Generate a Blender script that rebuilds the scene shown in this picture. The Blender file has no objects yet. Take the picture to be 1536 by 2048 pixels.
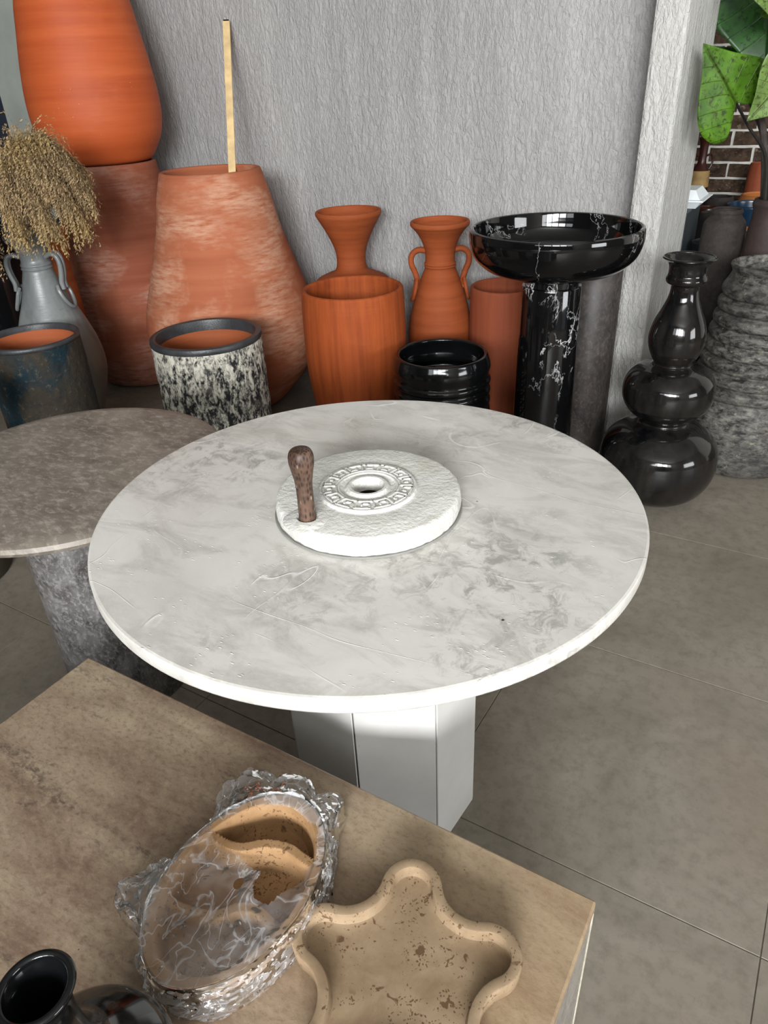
import bpy, bmesh, math, random
from mathutils import Vector, Matrix, noise as mnoise

# ------------------------------------------------------------------ camera, world, light
scn = bpy.context.scene
COL = scn.collection
scn.view_settings.view_transform = 'Standard'
scn.view_settings.look = 'None'
scn.view_settings.exposure = 0.55
scn.view_settings.gamma = 1.0
scn.view_settings.use_curve_mapping = False

cam_d = bpy.data.cameras.new('camera')
cam_d.sensor_fit = 'HORIZONTAL'
cam_d.sensor_width = 36.0
cam_d.lens = 36.0 * 1450.8 / 1536.0
cam_d.clip_start = 0.02
cam = bpy.data.objects.new('camera', cam_d)
COL.objects.link(cam)
_r = Vector((0.85831, 0.51128, -0.0436)); _u = Vector((-0.23102, 0.46089, 0.85686)); _f = Vector((-0.45819, 0.72538, -0.5137))
M = Matrix((( _r.x, _u.x, -_f.x, 0.0), (_r.y, _u.y, -_f.y, 0.0), (_r.z, _u.z, -_f.z, 1.2444), (0, 0, 0, 1)))
cam.matrix_world = M
scn.camera = cam

wld = bpy.data.worlds.new('overcast_sky')
wld.use_nodes = True
scn.world = wld
bg = wld.node_tree.nodes['Background']
bg.inputs[0].default_value = (0.78, 0.87, 1.0, 1)
bg.inputs[1].default_value = 0.35

def area(name, loc, sx, sy, power, color, rot):
    d = bpy.data.lights.new(name, 'AREA'); d.shape = 'RECTANGLE'; d.size = sx; d.size_y = sy
    d.energy = power; d.color = color
    o = bpy.data.objects.new(name, d); o.location = loc; o.rotation_euler = rot
    COL.objects.link(o); return o
# daylight through the shop windows behind the camera
WIN_U = (-0.9, 0.45, 1.8, 3.15, 4.5)
WIN_P = (15, 80, 270, 240, 40)
for wu, wp in zip(WIN_U, WIN_P):
    area('window_daylight', (wu, -4.64, 2.42), 1.15, 1.2, wp, (0.97, 0.985, 1.0), (math.radians(90), 0, 0))
# daylight from the glazed door in the right-hand wall
area('door_daylight', (4.93, 0.6, 1.25), 1.2, 2.1, 72, (0.97, 0.985, 1.0), (0, math.radians(90), 0))

# ------------------------------------------------------------------ helpers
def lin(c):
    c = c / 255.0
    return c / 12.92 if c <= 0.04045 else ((c + 0.055) / 1.055) ** 2.4
def rgb(t):
    return (lin(t[0]), lin(t[1]), lin(t[2]), 1.0)

class G:
    """small procedural-material builder"""
    def __init__(s, name, rough=0.6, spec=0.4, metal=0.0):
        s.m = bpy.data.materials.new(name); s.m.use_nodes = True
        s.nt = s.m.node_tree; s.b = s.nt.nodes['Principled BSDF']
        s.b.inputs['Roughness'].default_value = rough
        s.b.inputs['Specular IOR Level'].default_value = spec
        s.b.inputs['Metallic'].default_value = metal
        s._tc = None
    def n(s, t): return s.nt.nodes.new(t)
    def set(s, sock, v):
        if isinstance(v, bpy.types.NodeSocket): s.nt.links.new(v, sock)
        elif isinstance(v, tuple) and len(v) == 3 and sock.type == 'RGBA': sock.default_value = rgb(v)
        else: sock.default_value = v
    def co(s, scale=(1, 1, 1), kind='Object', rot=(0, 0, 0)):
        if s._tc is None: s._tc = s.n('ShaderNodeTexCoord')
        mp = s.n('ShaderNodeMapping'); mp.inputs['Scale'].default_value = scale; mp.inputs['Rotation'].default_value = rot
        s.nt.links.new(s._tc.outputs[kind], mp.inputs['Vector']); return mp.outputs[0]
    def noise(s, vec, scale, detail=4, rough=0.55, dist=0.0):
        n = s.n('ShaderNodeTexNoise'); n.inputs['Scale'].default_value = scale; n.inputs['Detail'].default_value = detail
        n.inputs['Roughness'].default_value = rough; n.inputs['Distortion'].default_value = dist
        s.nt.links.new(vec, n.inputs['Vector']); return n.outputs['Fac']
    def vor(s, vec, scale, feature='F1', rnd=1.0):
        n = s.n('ShaderNodeTexVoronoi'); n.feature = feature; n.inputs['Scale'].default_value = scale
        n.inputs['Randomness'].default_value = rnd
        s.nt.links.new(vec, n.inputs['Vector']); return n.outputs['Distance']
    def mr(s, v, a, b, c=0.0, d=1.0):
        n = s.n('ShaderNodeMapRange'); n.clamp = True
        s.set(n.inputs[0], v)
        for i, x in zip((1, 2, 3, 4), (a, b, c, d)): n.inputs[i].default_value = x
        return n.outputs[0]
    def math(s, op, a, b=0.0):
        n = s.n('ShaderNodeMath'); n.operation = op; s.set(n.inputs[0], a); s.set(n.inputs[1], b); return n.outputs[0]
    def mix(s, f, a, b):
        n = s.n('ShaderNodeMix'); n.data_type = 'RGBA'
        s.set(n.inputs[0], f); s.set(n.inputs[6], a); s.set(n.inputs[7], b); return n.outputs[2]
    def ridge(s, v, w):           # thin line where the noise crosses one half
        d = s.math('ABSOLUTE', s.math('SUBTRACT', v, 0.5)); return s.mr(d, 0.0, w, 1.0, 0.0)
    def sep(s, vec):
        n = s.n('ShaderNodeSeparateXYZ'); s.nt.links.new(vec, n.inputs[0]); return n.outputs
    def bump(s, h, strength=0.5, dist=0.002, prev=None):
        n = s.n('ShaderNodeBump'); n.inputs['Strength'].default_value = strength; n.inputs['Distance'].default_value = dist
        s.set(n.inputs['Height'], h)
        if prev is not None: s.nt.links.new(prev, n.inputs['Normal'])
        return n.outputs[0]
    def out(s, col=None, rough=None, nrm=None):
        if col is not None: s.set(s.b.inputs['Base Color'], col)
        if rough is not None: s.set(s.b.inputs['Roughness'], rough)
        if nrm is not None: s.nt.links.new(nrm, s.b.inputs['Normal'])
        return s.m

def me_obj(name, verts, faces, mat, parent=None, loc=(0, 0, 0), smooth=True, rot=None, sharp=38):
    me = bpy.data.meshes.new(name); me.from_pydata([tuple(v) for v in verts], [], faces); me.update()
    if smooth:
        me.polygons.foreach_set('use_smooth', [True] * len(me.polygons))
        if sharp: me.set_sharp_from_angle(angle=math.radians(sharp))
    if mat: me.materials.append(mat)
    o = bpy.data.objects.new(name, me); COL.objects.link(o); o.location = loc
    if rot: o.rotation_euler = rot
    if parent: o.parent = parent
    return o
def bm_obj(name, bm, mat, parent=None, loc=(0, 0, 0), smooth=False, rot=None):
    me = bpy.data.meshes.new(name); bm.to_mesh(me); bm.free()
    if smooth: me.polygons.foreach_set('use_smooth', [True] * len(me.polygons))
    if mat: me.materials.append(mat)
    o = bpy.data.objects.new(name, me); COL.objects.link(o); o.location = loc
    if rot: o.rotation_euler = rot
    if parent: o.parent = parent
    return o
def tag(o, label, cat, group=None):
    o['label'] = label; o['category'] = cat
    if group: o['group'] = group
    return o
def struct(o):
    o['kind'] = 'structure'; return o
def thing(name, label, cat, loc=(0, 0, 0), group=None, rz=0.0):
    o = bpy.data.objects.new(name, None); o.empty_display_size = 0.1; COL.objects.link(o); o.location = loc; o.rotation_euler = (0, 0, rz)
    return tag(o, label, cat, group)

def box_bm(x0, x1, y0, y1, z0, z1, bev=0.0, seg=2):
    bm = bmesh.new(); bmesh.ops.create_cube(bm, size=1.0)
    for v in bm.verts:
        v.co = Vector((x0 + (v.co.x + .5) * (x1 - x0), y0 + (v.co.y + .5) * (y1 - y0), z0 + (v.co.z + .5) * (z1 - z0)))
    if bev: bmesh.ops.bevel(bm, geom=bm.edges[:], offset=bev, segments=seg, affect='EDGES', profile=0.5)
    return bm

def crom(pts, n):
    """Catmull-Rom through 2D/3D points; a point flagged with a trailing 's' stays sharp"""
    P = [Vector(p) for p in pts]; out = []
    for i in range(len(P) - 1):
        p0 = P[i - 1] if i else P[0] * 2 - P[1]; p1 = P[i]; p2 = P[i + 1]; p3 = P[i + 2] if i + 2 < len(P) else P[-1] * 2 - P[-2]
        # centripetal weighting keeps unevenly spaced profiles from looping
        d1 = max((p1 - p0).length ** .5, 1e-4); d2 = max((p2 - p1).length ** .5, 1e-4); d3 = max((p3 - p2).length ** .5, 1e-4)
        m1 = ((p1 - p0) / d1 - (p2 - p0) / (d1 + d2) + (p2 - p1) / d2) * d2
        m2 = ((p2 - p1) / d2 - (p3 - p1) / (d2 + d3) + (p3 - p2) / d3) * d2
        for k in range(n):
            t = k / n; t2 = t * t; t3 = t2 * t
            out.append(p1 * (2 * t3 - 3 * t2 + 1) + m1 * (t3 - 2 * t2 + t) + p2 * (-2 * t3 + 3 * t2) + m2 * (t3 - t2))
    out.append(P[-1]); return out

def revolve(prof, seg=72, wob=0.0, seed=0, fx=None):
    """prof: list of (r,z); r==0 at an end closes with a pole"""
    V, F = [], []; rings = []
    for (r, z) in prof:
        if r < 1e-6:
            rings.append([len(V)]); V.append((0, 0, z)); continue
        idx = []
        for k in range(seg):
            a = 2 * math.pi * k / seg
            rr = r
            if wob: rr = r * (1 + wob * mnoise.noise(Vector((math.cos(a) * 1.1 + seed * 7.3, math.sin(a) * 1.1, z * 3.0))))
            if fx: rr = fx(rr, z, a)
            idx.append(len(V)); V.append((rr * math.cos(a), rr * math.sin(a), z))
        rings.append(idx)
    for A, B in zip(rings, rings[1:]):
        for k in range(seg):
            a0, a1 = A[k % len(A)], A[(k + 1) % len(A)]; b0, b1 = B[k % len(B)], B[(k + 1) % len(B)]
            f = [a0, a1, b1, b0]; g = []
            for i in f:
                if i not in g: g.append(i)
            if len(g) > 2: F.append(g)
    return V, F

def vessel(outer, wall=0.014, lip=0.006, floor=0.02, n=6, inner_from=None, smooth_n=None):
    """hollow pot profile: bottom pole, outer skin up to the lip, rounded lip, inner skin, inner floor"""
    o = crom(outer, n)
    rt, zt = o[-1].x, o[-1].y
    prof = [(0, 0)] + [(p.x, p.y) for p in o]
    for k in range(1, 7):          # rounded lip
        a = math.pi * k / 7
        prof.append((rt - wall / 2 + wall / 2 * math.cos(a), zt + lip * math.sin(a)))
    inner = []
    for p in reversed(o):
        if p.y < floor: break
        inner.append((max(p.x - wall, 0.004), p.y))
    prof += inner
    prof.append((0, max(floor, inner[-1][1] if inner else floor)))
    return prof

def pot(name, loc, outer, mat, label=None, cat=None, group=None, wall=0.014, lip=0.006, seg=72, parent=None, wob=0.0, seed=0, fx=None, n=6, floor=0.02):
    V, F = revolve(vessel(outer, wall, lip, floor, n), seg, wob, seed, fx)
    o = me_obj(name, V, F, mat, parent, loc)
    if label: tag(o, label, cat, group)
    return o

def tube(pts, rad, seg=10, closed=False, flat=1.0):
    """swept tube along points; rad number or list; flat squashes across"""
    P = [Vector(p) for p in pts]; n = len(P); V, F = [], []
    up = Vector((0, 0, 1)); prevx = None
    for i in range(n):
        t = (P[min(i + 1, n - 1)] - P[max(i - 1, 0)]).normalized()
        x = t.cross(up) if prevx is None else prevx - t * prevx.dot(t)
        if x.length < 1e-4: x = t.cross(Vector((1, 0, 0)))
        x.normalize(); y = t.cross(x).normalized(); prevx = x
        r = rad[i] if isinstance(rad, (list, tuple)) else rad
        for k in range(seg):
            a = 2 * math.pi * k / seg
            V.append(P[i] + x * (r * math.cos(a)) + y * (r * flat * math.sin(a)))
    for i in range(n - 1):
        for k in range(seg):
            F.append([i * seg + k, i * seg + (k + 1) % seg, (i + 1) * seg + (k + 1) % seg, (i + 1) * seg + k])
    F.append(list(range(seg))[::-1]); F.append([(n - 1) * seg + k for k in range(seg)])
    return V, F
def tube_obj(name, pts, rad, mat, parent=None, seg=10, flat=1.0, n=6, loc=(0, 0, 0)):
    P = crom(pts, n) if n else pts
    if isinstance(rad, (list, tuple)):
        m = len(P); L = len(rad) - 1
        R = []
        for i in range(m):
            s = i / (m - 1) * L; k = min(int(s), L - 1); R.append(rad[k] + (rad[k + 1] - rad[k]) * (s - k))
        rad = R
    V, F = tube(P, rad, seg, flat=flat); return me_obj(name, V, F, mat, parent, loc)

# ------------------------------------------------------------------ materials
def m_stucco(name, base, dark):
    g = G(name, 0.85, 0.2)
    big = g.noise(g.co((1.2, 1.2, 0.5)), 1.6, 4); streak = g.noise(g.co((3.5, 3.5, 0.35)), 2.2, 5)
    col = g.mix(g.mr(big, .35, .7), dark, base); col = g.mix(g.mr(streak, .5, .75, 0, .45), col, tuple(min(255, c + 22) for c in base))
    w = g.co((1, 1, .42)); h1 = g.noise(w, 74, 4, .6, 1.2); h2 = g.noise(g.co((1, 1, .34)), 30, 3, .5, .9)
    h = g.math('ADD', g.mr(h1, .40, .62), g.math('MULTIPLY', g.mr(h2, .42, .6), .8))
    return g.out(col, None, g.bump(h, .7, .0045))
M_WALL = m_stucco('grey_stucco', (172, 171, 169), (154, 153, 152))
M_PIER = m_stucco('white_stucco', (196, 195, 190), (176, 175, 171))

def m_plain(name, col, rough=.6, spec=.4, var=.12, scale=8, bump=0.0, metal=0.0):
    g = G(name, rough, spec, metal); f = g.noise(g.co(), scale, 5)
    d = tuple(max(0, int(c * (1 - var))) for c in col); l = tuple(min(255, int(c * (1 + var))) for c in col)
    c = g.mix(g.mr(f, .3, .7), d, l)
    return g.out(c, None, g.bump(g.noise(g.co(), scale * 8, 3), .4, bump) if bump else None)
M_SMOOTH = m_plain('smooth_grey_green_plaster', (150, 155, 148), .7, .3, .06, 4)
M_NAVY = m_plain('navy_panel', (38, 44, 58), .5, .4, .1, 3)
M_CEIL = m_plain('ceiling_paint', (165, 164, 160), .9, .2, .03, 2)
M_SIDE = m_plain('side_wall_paint', (104, 102, 98), .9, .2, .05, 2)
M_FRAME = m_plain('dark_window_frame', (60, 60, 62), .5, .4, .05, 4)

def m_tile():
    g = G('concrete_look_tile', .52, .35)
    w = g.co((1, 1, 1), 'Object')
    oi = g.n('ShaderNodeObjectInfo')
    ad = g.n('ShaderNodeVectorMath'); ad.operation = 'ADD'; g.nt.links.new(w, ad.inputs[0]); g.nt.links.new(oi.outputs['Location'], ad.inputs[1])
    w = ad.outputs[0]
    a = g.noise(w, 3.0, 8, .68, .7); b = g.noise(w, 34, 6, .72); s = g.noise(w, 120, 3)
    col = g.mix(g.mr(a, .32, .68), (112, 105, 94), (136, 129, 117))
    col = g.mix(g.mr(b, .46, .7, 0, .55), col, (92, 85, 74))
    col = g.mix(g.mr(s, .68, .76, 0, .35), col, (80, 74, 66))
    v = g.vor(w, 2.6); col = g.mix(g.mr(v, .020, .026, .45, 0), col, (70, 66, 58)); pk = g.mr(g.noise(w, 1.3, 3), .5, .66, 0, .45); col = g.mix(pk, col, (126, 112, 98))
    return g.out(col, g.mr(a, .3, .7, .42, .6), g.bump(b, .12, .001))
M_TILE = m_tile()
M_GROUT = m_plain('floor_grout', (100, 94, 84), .9, .2, .1, 10)

def m_terra(name, base, chalk=(222, 176, 150), amount=0.35, line=.5, rough=.78, dark=None, cscale=2.0, lo=.5, hi=.72, seed=0.0, vertical=False, spec=.25):
    g = G(name, rough, spec)
    dark = dark or tuple(int(c * .82) for c in base)
    sc = (22, 22, .6) if vertical else (.7, .7, 16)
    st = g.noise(g.co(sc), 1.6, 5, .6); bl = g.noise(g.co((1, 1, 1.5), rot=(seed, seed * .7, 0)), cscale, 6, .6, .4)
    fine = g.noise(g.co((1, 1, 6), rot=(0, 0, seed)), 16, 5, .65)
    col = g.mix(g.mr(st, .3, .7), dark, base)
    mask = g.math('MULTIPLY', g.mr(bl, lo, hi), g.mr(fine, .34, .6))
    col = g.mix(g.math('MULTIPLY', mask, amount), col, chalk)
    h = g.math('ADD', g.math('MULTIPLY', st, line), g.math('MULTIPLY', g.noise(g.co(), 120, 3), .15))
    return g.out(col, None, g.bump(h, .45, .004))
M_T_UP = m_terra('orange_terracotta', (186, 88, 42), (204, 122, 80), .35, .35, .6, (164, 70, 30), 1.5, spec=.35)
def add_streak(m):
    nt = m.node_tree; b = nt.nodes['Principled BSDF']; lk = b.inputs['Base Color'].links[0].from_socket
    g = G.__new__(G); g.m = m; g.nt = nt; g.b = b; g._tc = None
    xyz = g.sep(g.co()); t = g.math('ADD', g.math('MULTIPLY', xyz[0], .8583), g.math('MULTIPLY', xyz[1], .5113)); d = g.math('SUBTRACT', g.math('MULTIPLY', xyz[0], .534), g.math('MULTIPLY', xyz[1], .8455))
    wob = g.noise(g.co((1, 1, 1)), 14, 2); t0 = g.math('ADD', g.math('ADD', t, .252), g.math('MULTIPLY', g.math('SUBTRACT', wob, .5), .02))
    m1 = g.mr(g.math('ABSOLUTE', t0), .006, .0095, 1, 0); z = g.math('MULTIPLY', g.mr(xyz[2], .20, .24), g.mr(xyz[2], .42, .46, 1, 0)); f = g.math('MULTIPLY', g.math('MULTIPLY', m1, z), g.mr(d, 0, .01, 0, .75))
    sp = g.math('MULTIPLY', g.mr(g.vor(g.co((1, 1, 2.2)), 34), .05, .08, 1, 0), g.mr(g.noise(g.co(), 9, 2), .58, .62, 0, .8))
    nt.links.new(g.mix(g.math('MAXIMUM', f, sp), lk, (222, 170, 140)), b.inputs['Base Color'])
add_streak(M_T_UP)
M_T_LOW = m_terra('dusty_red_terracotta', (152, 90, 66), (190, 156, 140), .6, .5, .8, (132, 70, 48), 2.2, .46, .62, 1.7)
M_T_B = m_terra('chalky_terracotta', (166, 98, 68), (198, 160, 134), .6, .5, .8, (150, 84, 56), 2.6, .48, .62, .6)
M_T_C = m_terra('plain_terracotta', (152, 77, 38), (170, 102, 64), .3, .4, .75, (126, 58, 26), 3)
M_T_D = m_terra('ribbed_orange_terracotta', (158, 76, 32), (174, 98, 52), .3, .8, .75, (118, 50, 18), 4, vertical=True)
M_T_G = m_terra('red_brown_terracotta', (138, 70, 42), (154, 90, 64), .3, .6, .75, (116, 56, 36), 4, vertical=True)
M_T_IN = m_terra('raw_terracotta_lining', (164, 88, 52), (186, 116, 80), .2, .6, .7)

def m_blackgloss(name, base, veins=False, rough=.08, spec=.5, brown=None):
    g = G(name, rough, spec); f = g.noise(g.co((1, 1, .35)), 7, 4)
    col = g.mix(g.mr(f, .35, .7), base, brown or tuple(c + 8 for c in base))
    if veins:
        n = g.noise(g.co((1, 1, .55), rot=(.4, .5, .2)), 3.0, 7, .6, .35); k = g.noise(g.co(), 5, 2)
        v = g.math('MULTIPLY', g.ridge(n, .006), g.mr(k, .46, .6))
        n2 = g.noise(g.co((1, 1, .8), rot=(1.1, .2, .9)), 6, 6, .55, .2); v2 = g.math('MULTIPLY', g.ridge(n2, .004), g.mr(k, .5, .62, 0, .6))
        col = g.mix(g.math('MAXIMUM', v, v2), col, (205, 205, 205))
    return g.out(col)
M_MARBLE_B = m_blackgloss('black_marble', (9, 9, 10), True, .05)
def m_bowl():
    g = G('black_marble_bowl', .05, .5); n = g.noise(g.co(rot=(.3, .2, 1.2)), 2.2, 7, .6, .4); k = g.noise(g.co(rot=(0, 0, 2)), 4, 2)
    v = g.math('MULTIPLY', g.ridge(n, .003), g.mr(k, .5, .6, 0, .6)); return g.out(g.mix(v, (9, 9, 10), (190, 190, 190)))
M_BASIN = m_bowl()
M_BLACK = m_blackgloss('black_glaze', (10, 11, 12), False, .1)

def m_gourd():
    g = G('dark_brown_black_glaze', .12, .42)
    s = g.noise(g.co((9, 9, .8)), 2.2, 4, .6); f = g.noise(g.co((1, 1, 14)), 12, 3); b = g.noise(g.co(), 5, 4)
    col = g.mix(g.mr(s, .36, .66), (8, 9, 11), (32, 30, 28)); col = g.mix(g.mr(b, .5, .75, 0, .6), col, (28, 21, 17))
    return g.out(col, g.mr(s, .3, .7, .03, .12), g.bump(f, .05, .001))
M_GOURD = m_gourd()

def m_ashen():
    g = G('weathered_ash_glaze', .6, .35)
    n = g.noise(g.co((1, 1, 2.0)), 30, 8, .74, .3); b = g.noise(g.co((1, 1, 1.6)), 4, 5)
    col = g.mix(g.mr(n, .40, .66), (22, 21, 20), (118, 115, 108)); col = g.mix(g.mr(b, .40, .66, 0, .75), col, (46, 44, 42))
    col = g.mix(g.mr(g.noise(g.co(), 34, 4, .7), .62, .74, 0, .7), col, (140, 138, 116))
    return g.out(col, None, g.bump(n, .4, .004))
M_ASH = m_ashen()

def m_speckle():
    g = G('speckled_crackle_glaze', .7, .3)
    n = g.noise(g.co((1, 1, .5)), 46, 7, .72, .6); m = g.noise(g.co((1, 1, .7)), 120, 4, .65)
    k = g.math('ADD', g.math('MULTIPLY', n, .7), g.math('MULTIPLY', m, .3)); z = g.sep(g.co())[2]
    k = g.math('ADD', k, g.mr(z, .30, .48, 0, .05))
    col = g.mix(g.mr(k, .475, .595), (26, 26, 28), (196, 192, 178)); col = g.mix(g.mr(g.noise(g.co(), 9, 4), .5, .7, 0, .45), col, (120, 116, 108))
    return g.out(col, None, g.bump(k, .9, .012))
M_SPECK = m_speckle()

def m_teal():
    g = G('brown_teal_lava_glaze', .75, .25)
    z = g.noise(g.co((1, 1, .55)), 9, 3, .5, .3); n = g.noise(g.co(), 60, 5, .7)
    col = g.mix(g.mr(z, .44, .56), (50, 45, 37), (14, 36, 44)); col = g.mix(g.mr(n, .56, .72, 0, .7), col, (92, 84, 72))
    col = g.mix(g.mr(g.noise(g.co(), 22, 4), .5, .7, 0, .7), col, (34, 33, 32))
    return g.out(col, None, g.bump(n, .7, .006))
M_TEAL = m_teal()
M_DARKRIM = m_plain('charcoal_glaze_rim', (48, 49, 51), .42, .45, .2, 20, .002)

def m_greyglaze():
    g = G('grey_ash_glaze', .34, .5); a = g.noise(g.co((2, 2, .7)), 6, 6, .6, .4); b = g.noise(g.co((1, 1, 5)), 24, 5, .7)
    z = g.sep(g.co())[2]
    col = g.mix(g.mr(a, .35, .7), (92, 96, 96), (124, 128, 127)); col = g.mix(g.mr(b, .6, .74, 0, .7), col, (70, 72, 70))
    col = g.mix(g.mr(z, .30, .46, .75, 0.0), col, (104, 98, 84))
    return g.out(col, None, g.bump(b, .2, .003))
M_GREYG = m_greyglaze()

def m_whitestone():
    g = G('pale_grey_marble', .42, .4)
    c = g.co(rot=(0, 0, .5)); a = g.noise(c, 3.2, 7, .62, .9); b = g.noise(g.co((1, 2.4, 1), rot=(0, 0, .62)), 7, 8, .68, .7)
    col = g.mix(g.mr(a, .36, .66), (196, 193, 187), (216, 213, 207)); col = g.mix(g.mr(b, .46, .66, 0, .8), col, (171, 168, 161))
    br = g.noise(g.co(rot=(0, 0, 1.1)), 2.6, 3); col = g.mix(g.mr(br, .54, .72, 0, .5), col, (168, 160, 146))
    d = g.noise(c, 4, 3); dk = g.noise(g.co(rot=(0, 0, .3)), 30, 6, .75, .6)
    col = g.mix(g.math('MULTIPLY', g.mr(d, .46, .62), g.mr(dk, .48, .60, 0, .75)), col, (140, 138, 133))
    col = g.mix(g.mr(g.noise(g.co((1, 2, 1), rot=(0, 0, .5)), 60, 5, .7), .55, .7, 0, .35), col, (216, 214, 209))
    v1 = g.math('MULTIPLY', g.ridge(g.noise(g.co((.5, 1.5, 1), rot=(0, 0, -.6)), 3.4, 2, .4, .25), .0035), g.mr(g.noise(c, 7, 2), .48, .62))
    v3 = g.math('MULTIPLY', g.ridge(g.noise(g.co((1.7, .6, 1), rot=(0, 0, .2)), 3.0, 3, .45, .2), .0026), g.mr(g.noise(c, 8, 2), .5, .62))
    v1 = g.math('MAXIMUM', v1, v3)
    col = g.mix(g.math('MULTIPLY', v1, .5), col, (238, 237, 233))
    v2 = g.math('MULTIPLY', g.ridge(g.noise(g.co((1, 1, 1), rot=(0, 0, 1.4)), 2.1, 8, .66, .3), .003), g.mr(g.noise(c, 2.3, 2), .53, .6))
    col = g.mix(g.math('MULTIPLY', v2, .6), col, (110, 105, 98))
    ch = g.vor(g.co((1, 3.0, 1), rot=(0, 0, -.3)), 62); pick = g.noise(c, 17, 3); chip = g.math('MULTIPLY', g.mr(ch, .06, .2, 1, 0), g.mr(pick, .54, .6))
    col = g.mix(g.math('MULTIPLY', chip, .7), col, (246, 245, 241))
    sp = g.vor(c, 24); dot = g.math('MULTIPLY', g.mr(sp, .03, .055, 1, 0), g.mr(g.noise(c, 11, 2), .55, .58))
    col = g.mix(dot, col, (62, 56, 50))
    hb = g.math('ADD', g.math('MULTIPLY', v1, .6), g.math('SUBTRACT', chip, dot))
    return g.out(col, g.mr(b, .4, .7, .36, .5), g.bump(hb, .6, .0014))
M_WHITE = m_whitestone()
def m_legstone():
    g = G('pale_limestone_panel', .5, .35); c = g.co(); a = g.noise(c, 6, 6)
    sp = g.vor(g.co((1, 1, .6)), 44); pit = g.math('MULTIPLY', g.mr(sp, .05, .12, 1, 0), g.mr(g.noise(c, 12, 2), .58, .62))
    col = g.mix(g.mr(a, .35, .7), (196, 195, 191), (210, 209, 206)); col = g.mix(pit, col, (120, 118, 112))
    return g.out(col, None, g.bump(g.math('SUBTRACT', a, pit), .2, .0015))
M_LEG = m_legstone()

def m_rough_marble():
    g = G('rough_white_marble', .8, .25); n = g.noise(g.co(), 130, 5, .65); b = g.noise(g.co(), 30, 4)
    a = g.noise(g.co(), 14, 4)
    col = g.mix(g.mr(a, .3, .7), (198, 197, 191), (218, 217, 212)); col = g.mix(g.mr(g.noise(g.co(), 9, 3), .58, .75, 0, .6), col, (186, 182, 164))
    return g.out(col, None, g.bump(g.math('ADD', n, g.math('MULTIPLY', b, .8)), .8, .0035))
M_ROUGH = m_rough_marble()
M_PLATE = m_plain('grey_base_plate', (128, 127, 122), .6, .3, .06, 30)
M_SHADE_CHAR = m_plain('hole_shade_and_char', (14, 13, 12), .9, .1)  # near-black: painted shade in the millstone hole, and char on the stick tip

def m_woodhandle():
    g = G('tooled_brown_wood', .5, .4); c = g.co((1, 1, .38)); v = g.vor(c, 260, 'F1', .6)
    dim = g.mr(v, .15, .6, 1, 0); a = g.noise(g.co((1, 1, .3)), 40, 4)
    col = g.mix(g.mr(a, .3, .7), (64, 46, 36), (104, 80, 66)); col = g.mix(dim, col, (34, 22, 16))
    col = g.mix(g.math('MULTIPLY', g.mr(g.vor(g.co((1, 1, .3), rot=(.1, 0, .4)), 150), .05, .2, 1, 0), .7), col, (196, 172, 150))
    return g.out(col, None, g.bump(dim, -.9, .0022))
M_HANDLE = m_woodhandle()

def m_greystone(name, base, dark, lightc, rough=.45, sc=1.0, edge=True, amt=1.0):
    g = G(name, rough, .45); c = g.co(); a = g.noise(g.co((1, 1.5, 1), rot=(0, 0, .6)), 7 * sc, 8, .68, .7); b = g.noise(g.co((1, 2.0, 1), rot=(0, 0, .9)), 44 * sc, 7, .74, .4)
    big = g.noise(c, 2.4 * sc, 4)
    col = g.mix(g.mr(a, .34, .68), dark, base); col = g.mix(g.mr(b, .48, .72, 0, .6 * amt), col, lightc); col = g.mix(g.mr(big, .5, .72, 0, .5 * amt), col, dark)
    return g.out(col, g.mr(b, .3, .7, rough - .08, rough + .12), g.bump(b, .18, .0015))
M_GREYTOP = m_greystone('grey_brown_stone_top', (140, 131, 120), (104, 96, 87), (190, 181, 168))
M_GREYPED = m_greystone('mottled_grey_stone', (118, 116, 115), (52, 48, 46), (176, 173, 170), .5, 1.9)
M_TRAVBOX = None
def m_travbox():
    g = G('brown_travertine_slab', .46, .4); c = g.co()
    st = g.noise(g.co((.9, 5, 3), rot=(0, 0, .12)), 1.7, 8, .66, .7); bl = g.noise(c, 4.5, 7, .68, .5); fine = g.noise(g.co((1, 1.6, 1), rot=(0, 0, .9)), 90, 6, .75, .3); mid = g.noise(g.co((1, 1.8, 1), rot=(0, 0, .5)), 22, 6, .7, .5)
    col = g.mix(g.mr(st, .38, .62), (116, 95, 79), (168, 152, 128)); col = g.mix(g.mr(bl, .44, .68, 0, .8), col, (106, 84, 72))
    col = g.mix(g.mr(mid, .46, .66, 0, .6), col, (150, 132, 110)); col = g.mix(g.mr(g.noise(c, 2.8, 4), .55, .7, 0, .75), col, (178, 165, 140))
    gr = g.math('MULTIPLY', g.mr(g.noise(g.co((1.2, 6, 2), rot=(0, 0, .14)), 2.6, 6, .7, .8), .55, .66), g.mr(fine, .42, .56))
    col = g.mix(g.math('MULTIPLY', gr, .75), col, (74, 64, 60)); col = g.mix(g.mr(fine, .50, .66, 0, .55), col, (88, 72, 58)); col = g.mix(g.mr(fine, .30, .44, .3, 0), col, (186, 172, 150)); col = g.mix(g.mr(g.sep(c)[0], -.05, .42, 0, .35), col, (172, 146, 110))
    pit = g.math('MULTIPLY', g.mr(g.vor(c, 38), .02, .05, 1, 0), g.mr(g.noise(c, 9, 2), .56, .6)); col = g.mix(pit, col, (44, 34, 28))
    return g.out(col, g.mr(fine, .3, .7, .36, .55), g.bump(fine, .3, .0012))
M_TRAVBOX = m_travbox()
M_TRAVSIDE = m_greystone('travertine_side_slab', (146, 140, 132), (120, 114, 108), (176, 172, 164), .3, 1.3)
M_EDGE = m_plain('chipped_slab_edge', (168, 162, 146), .6, .3, .1, 60, .001)

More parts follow.
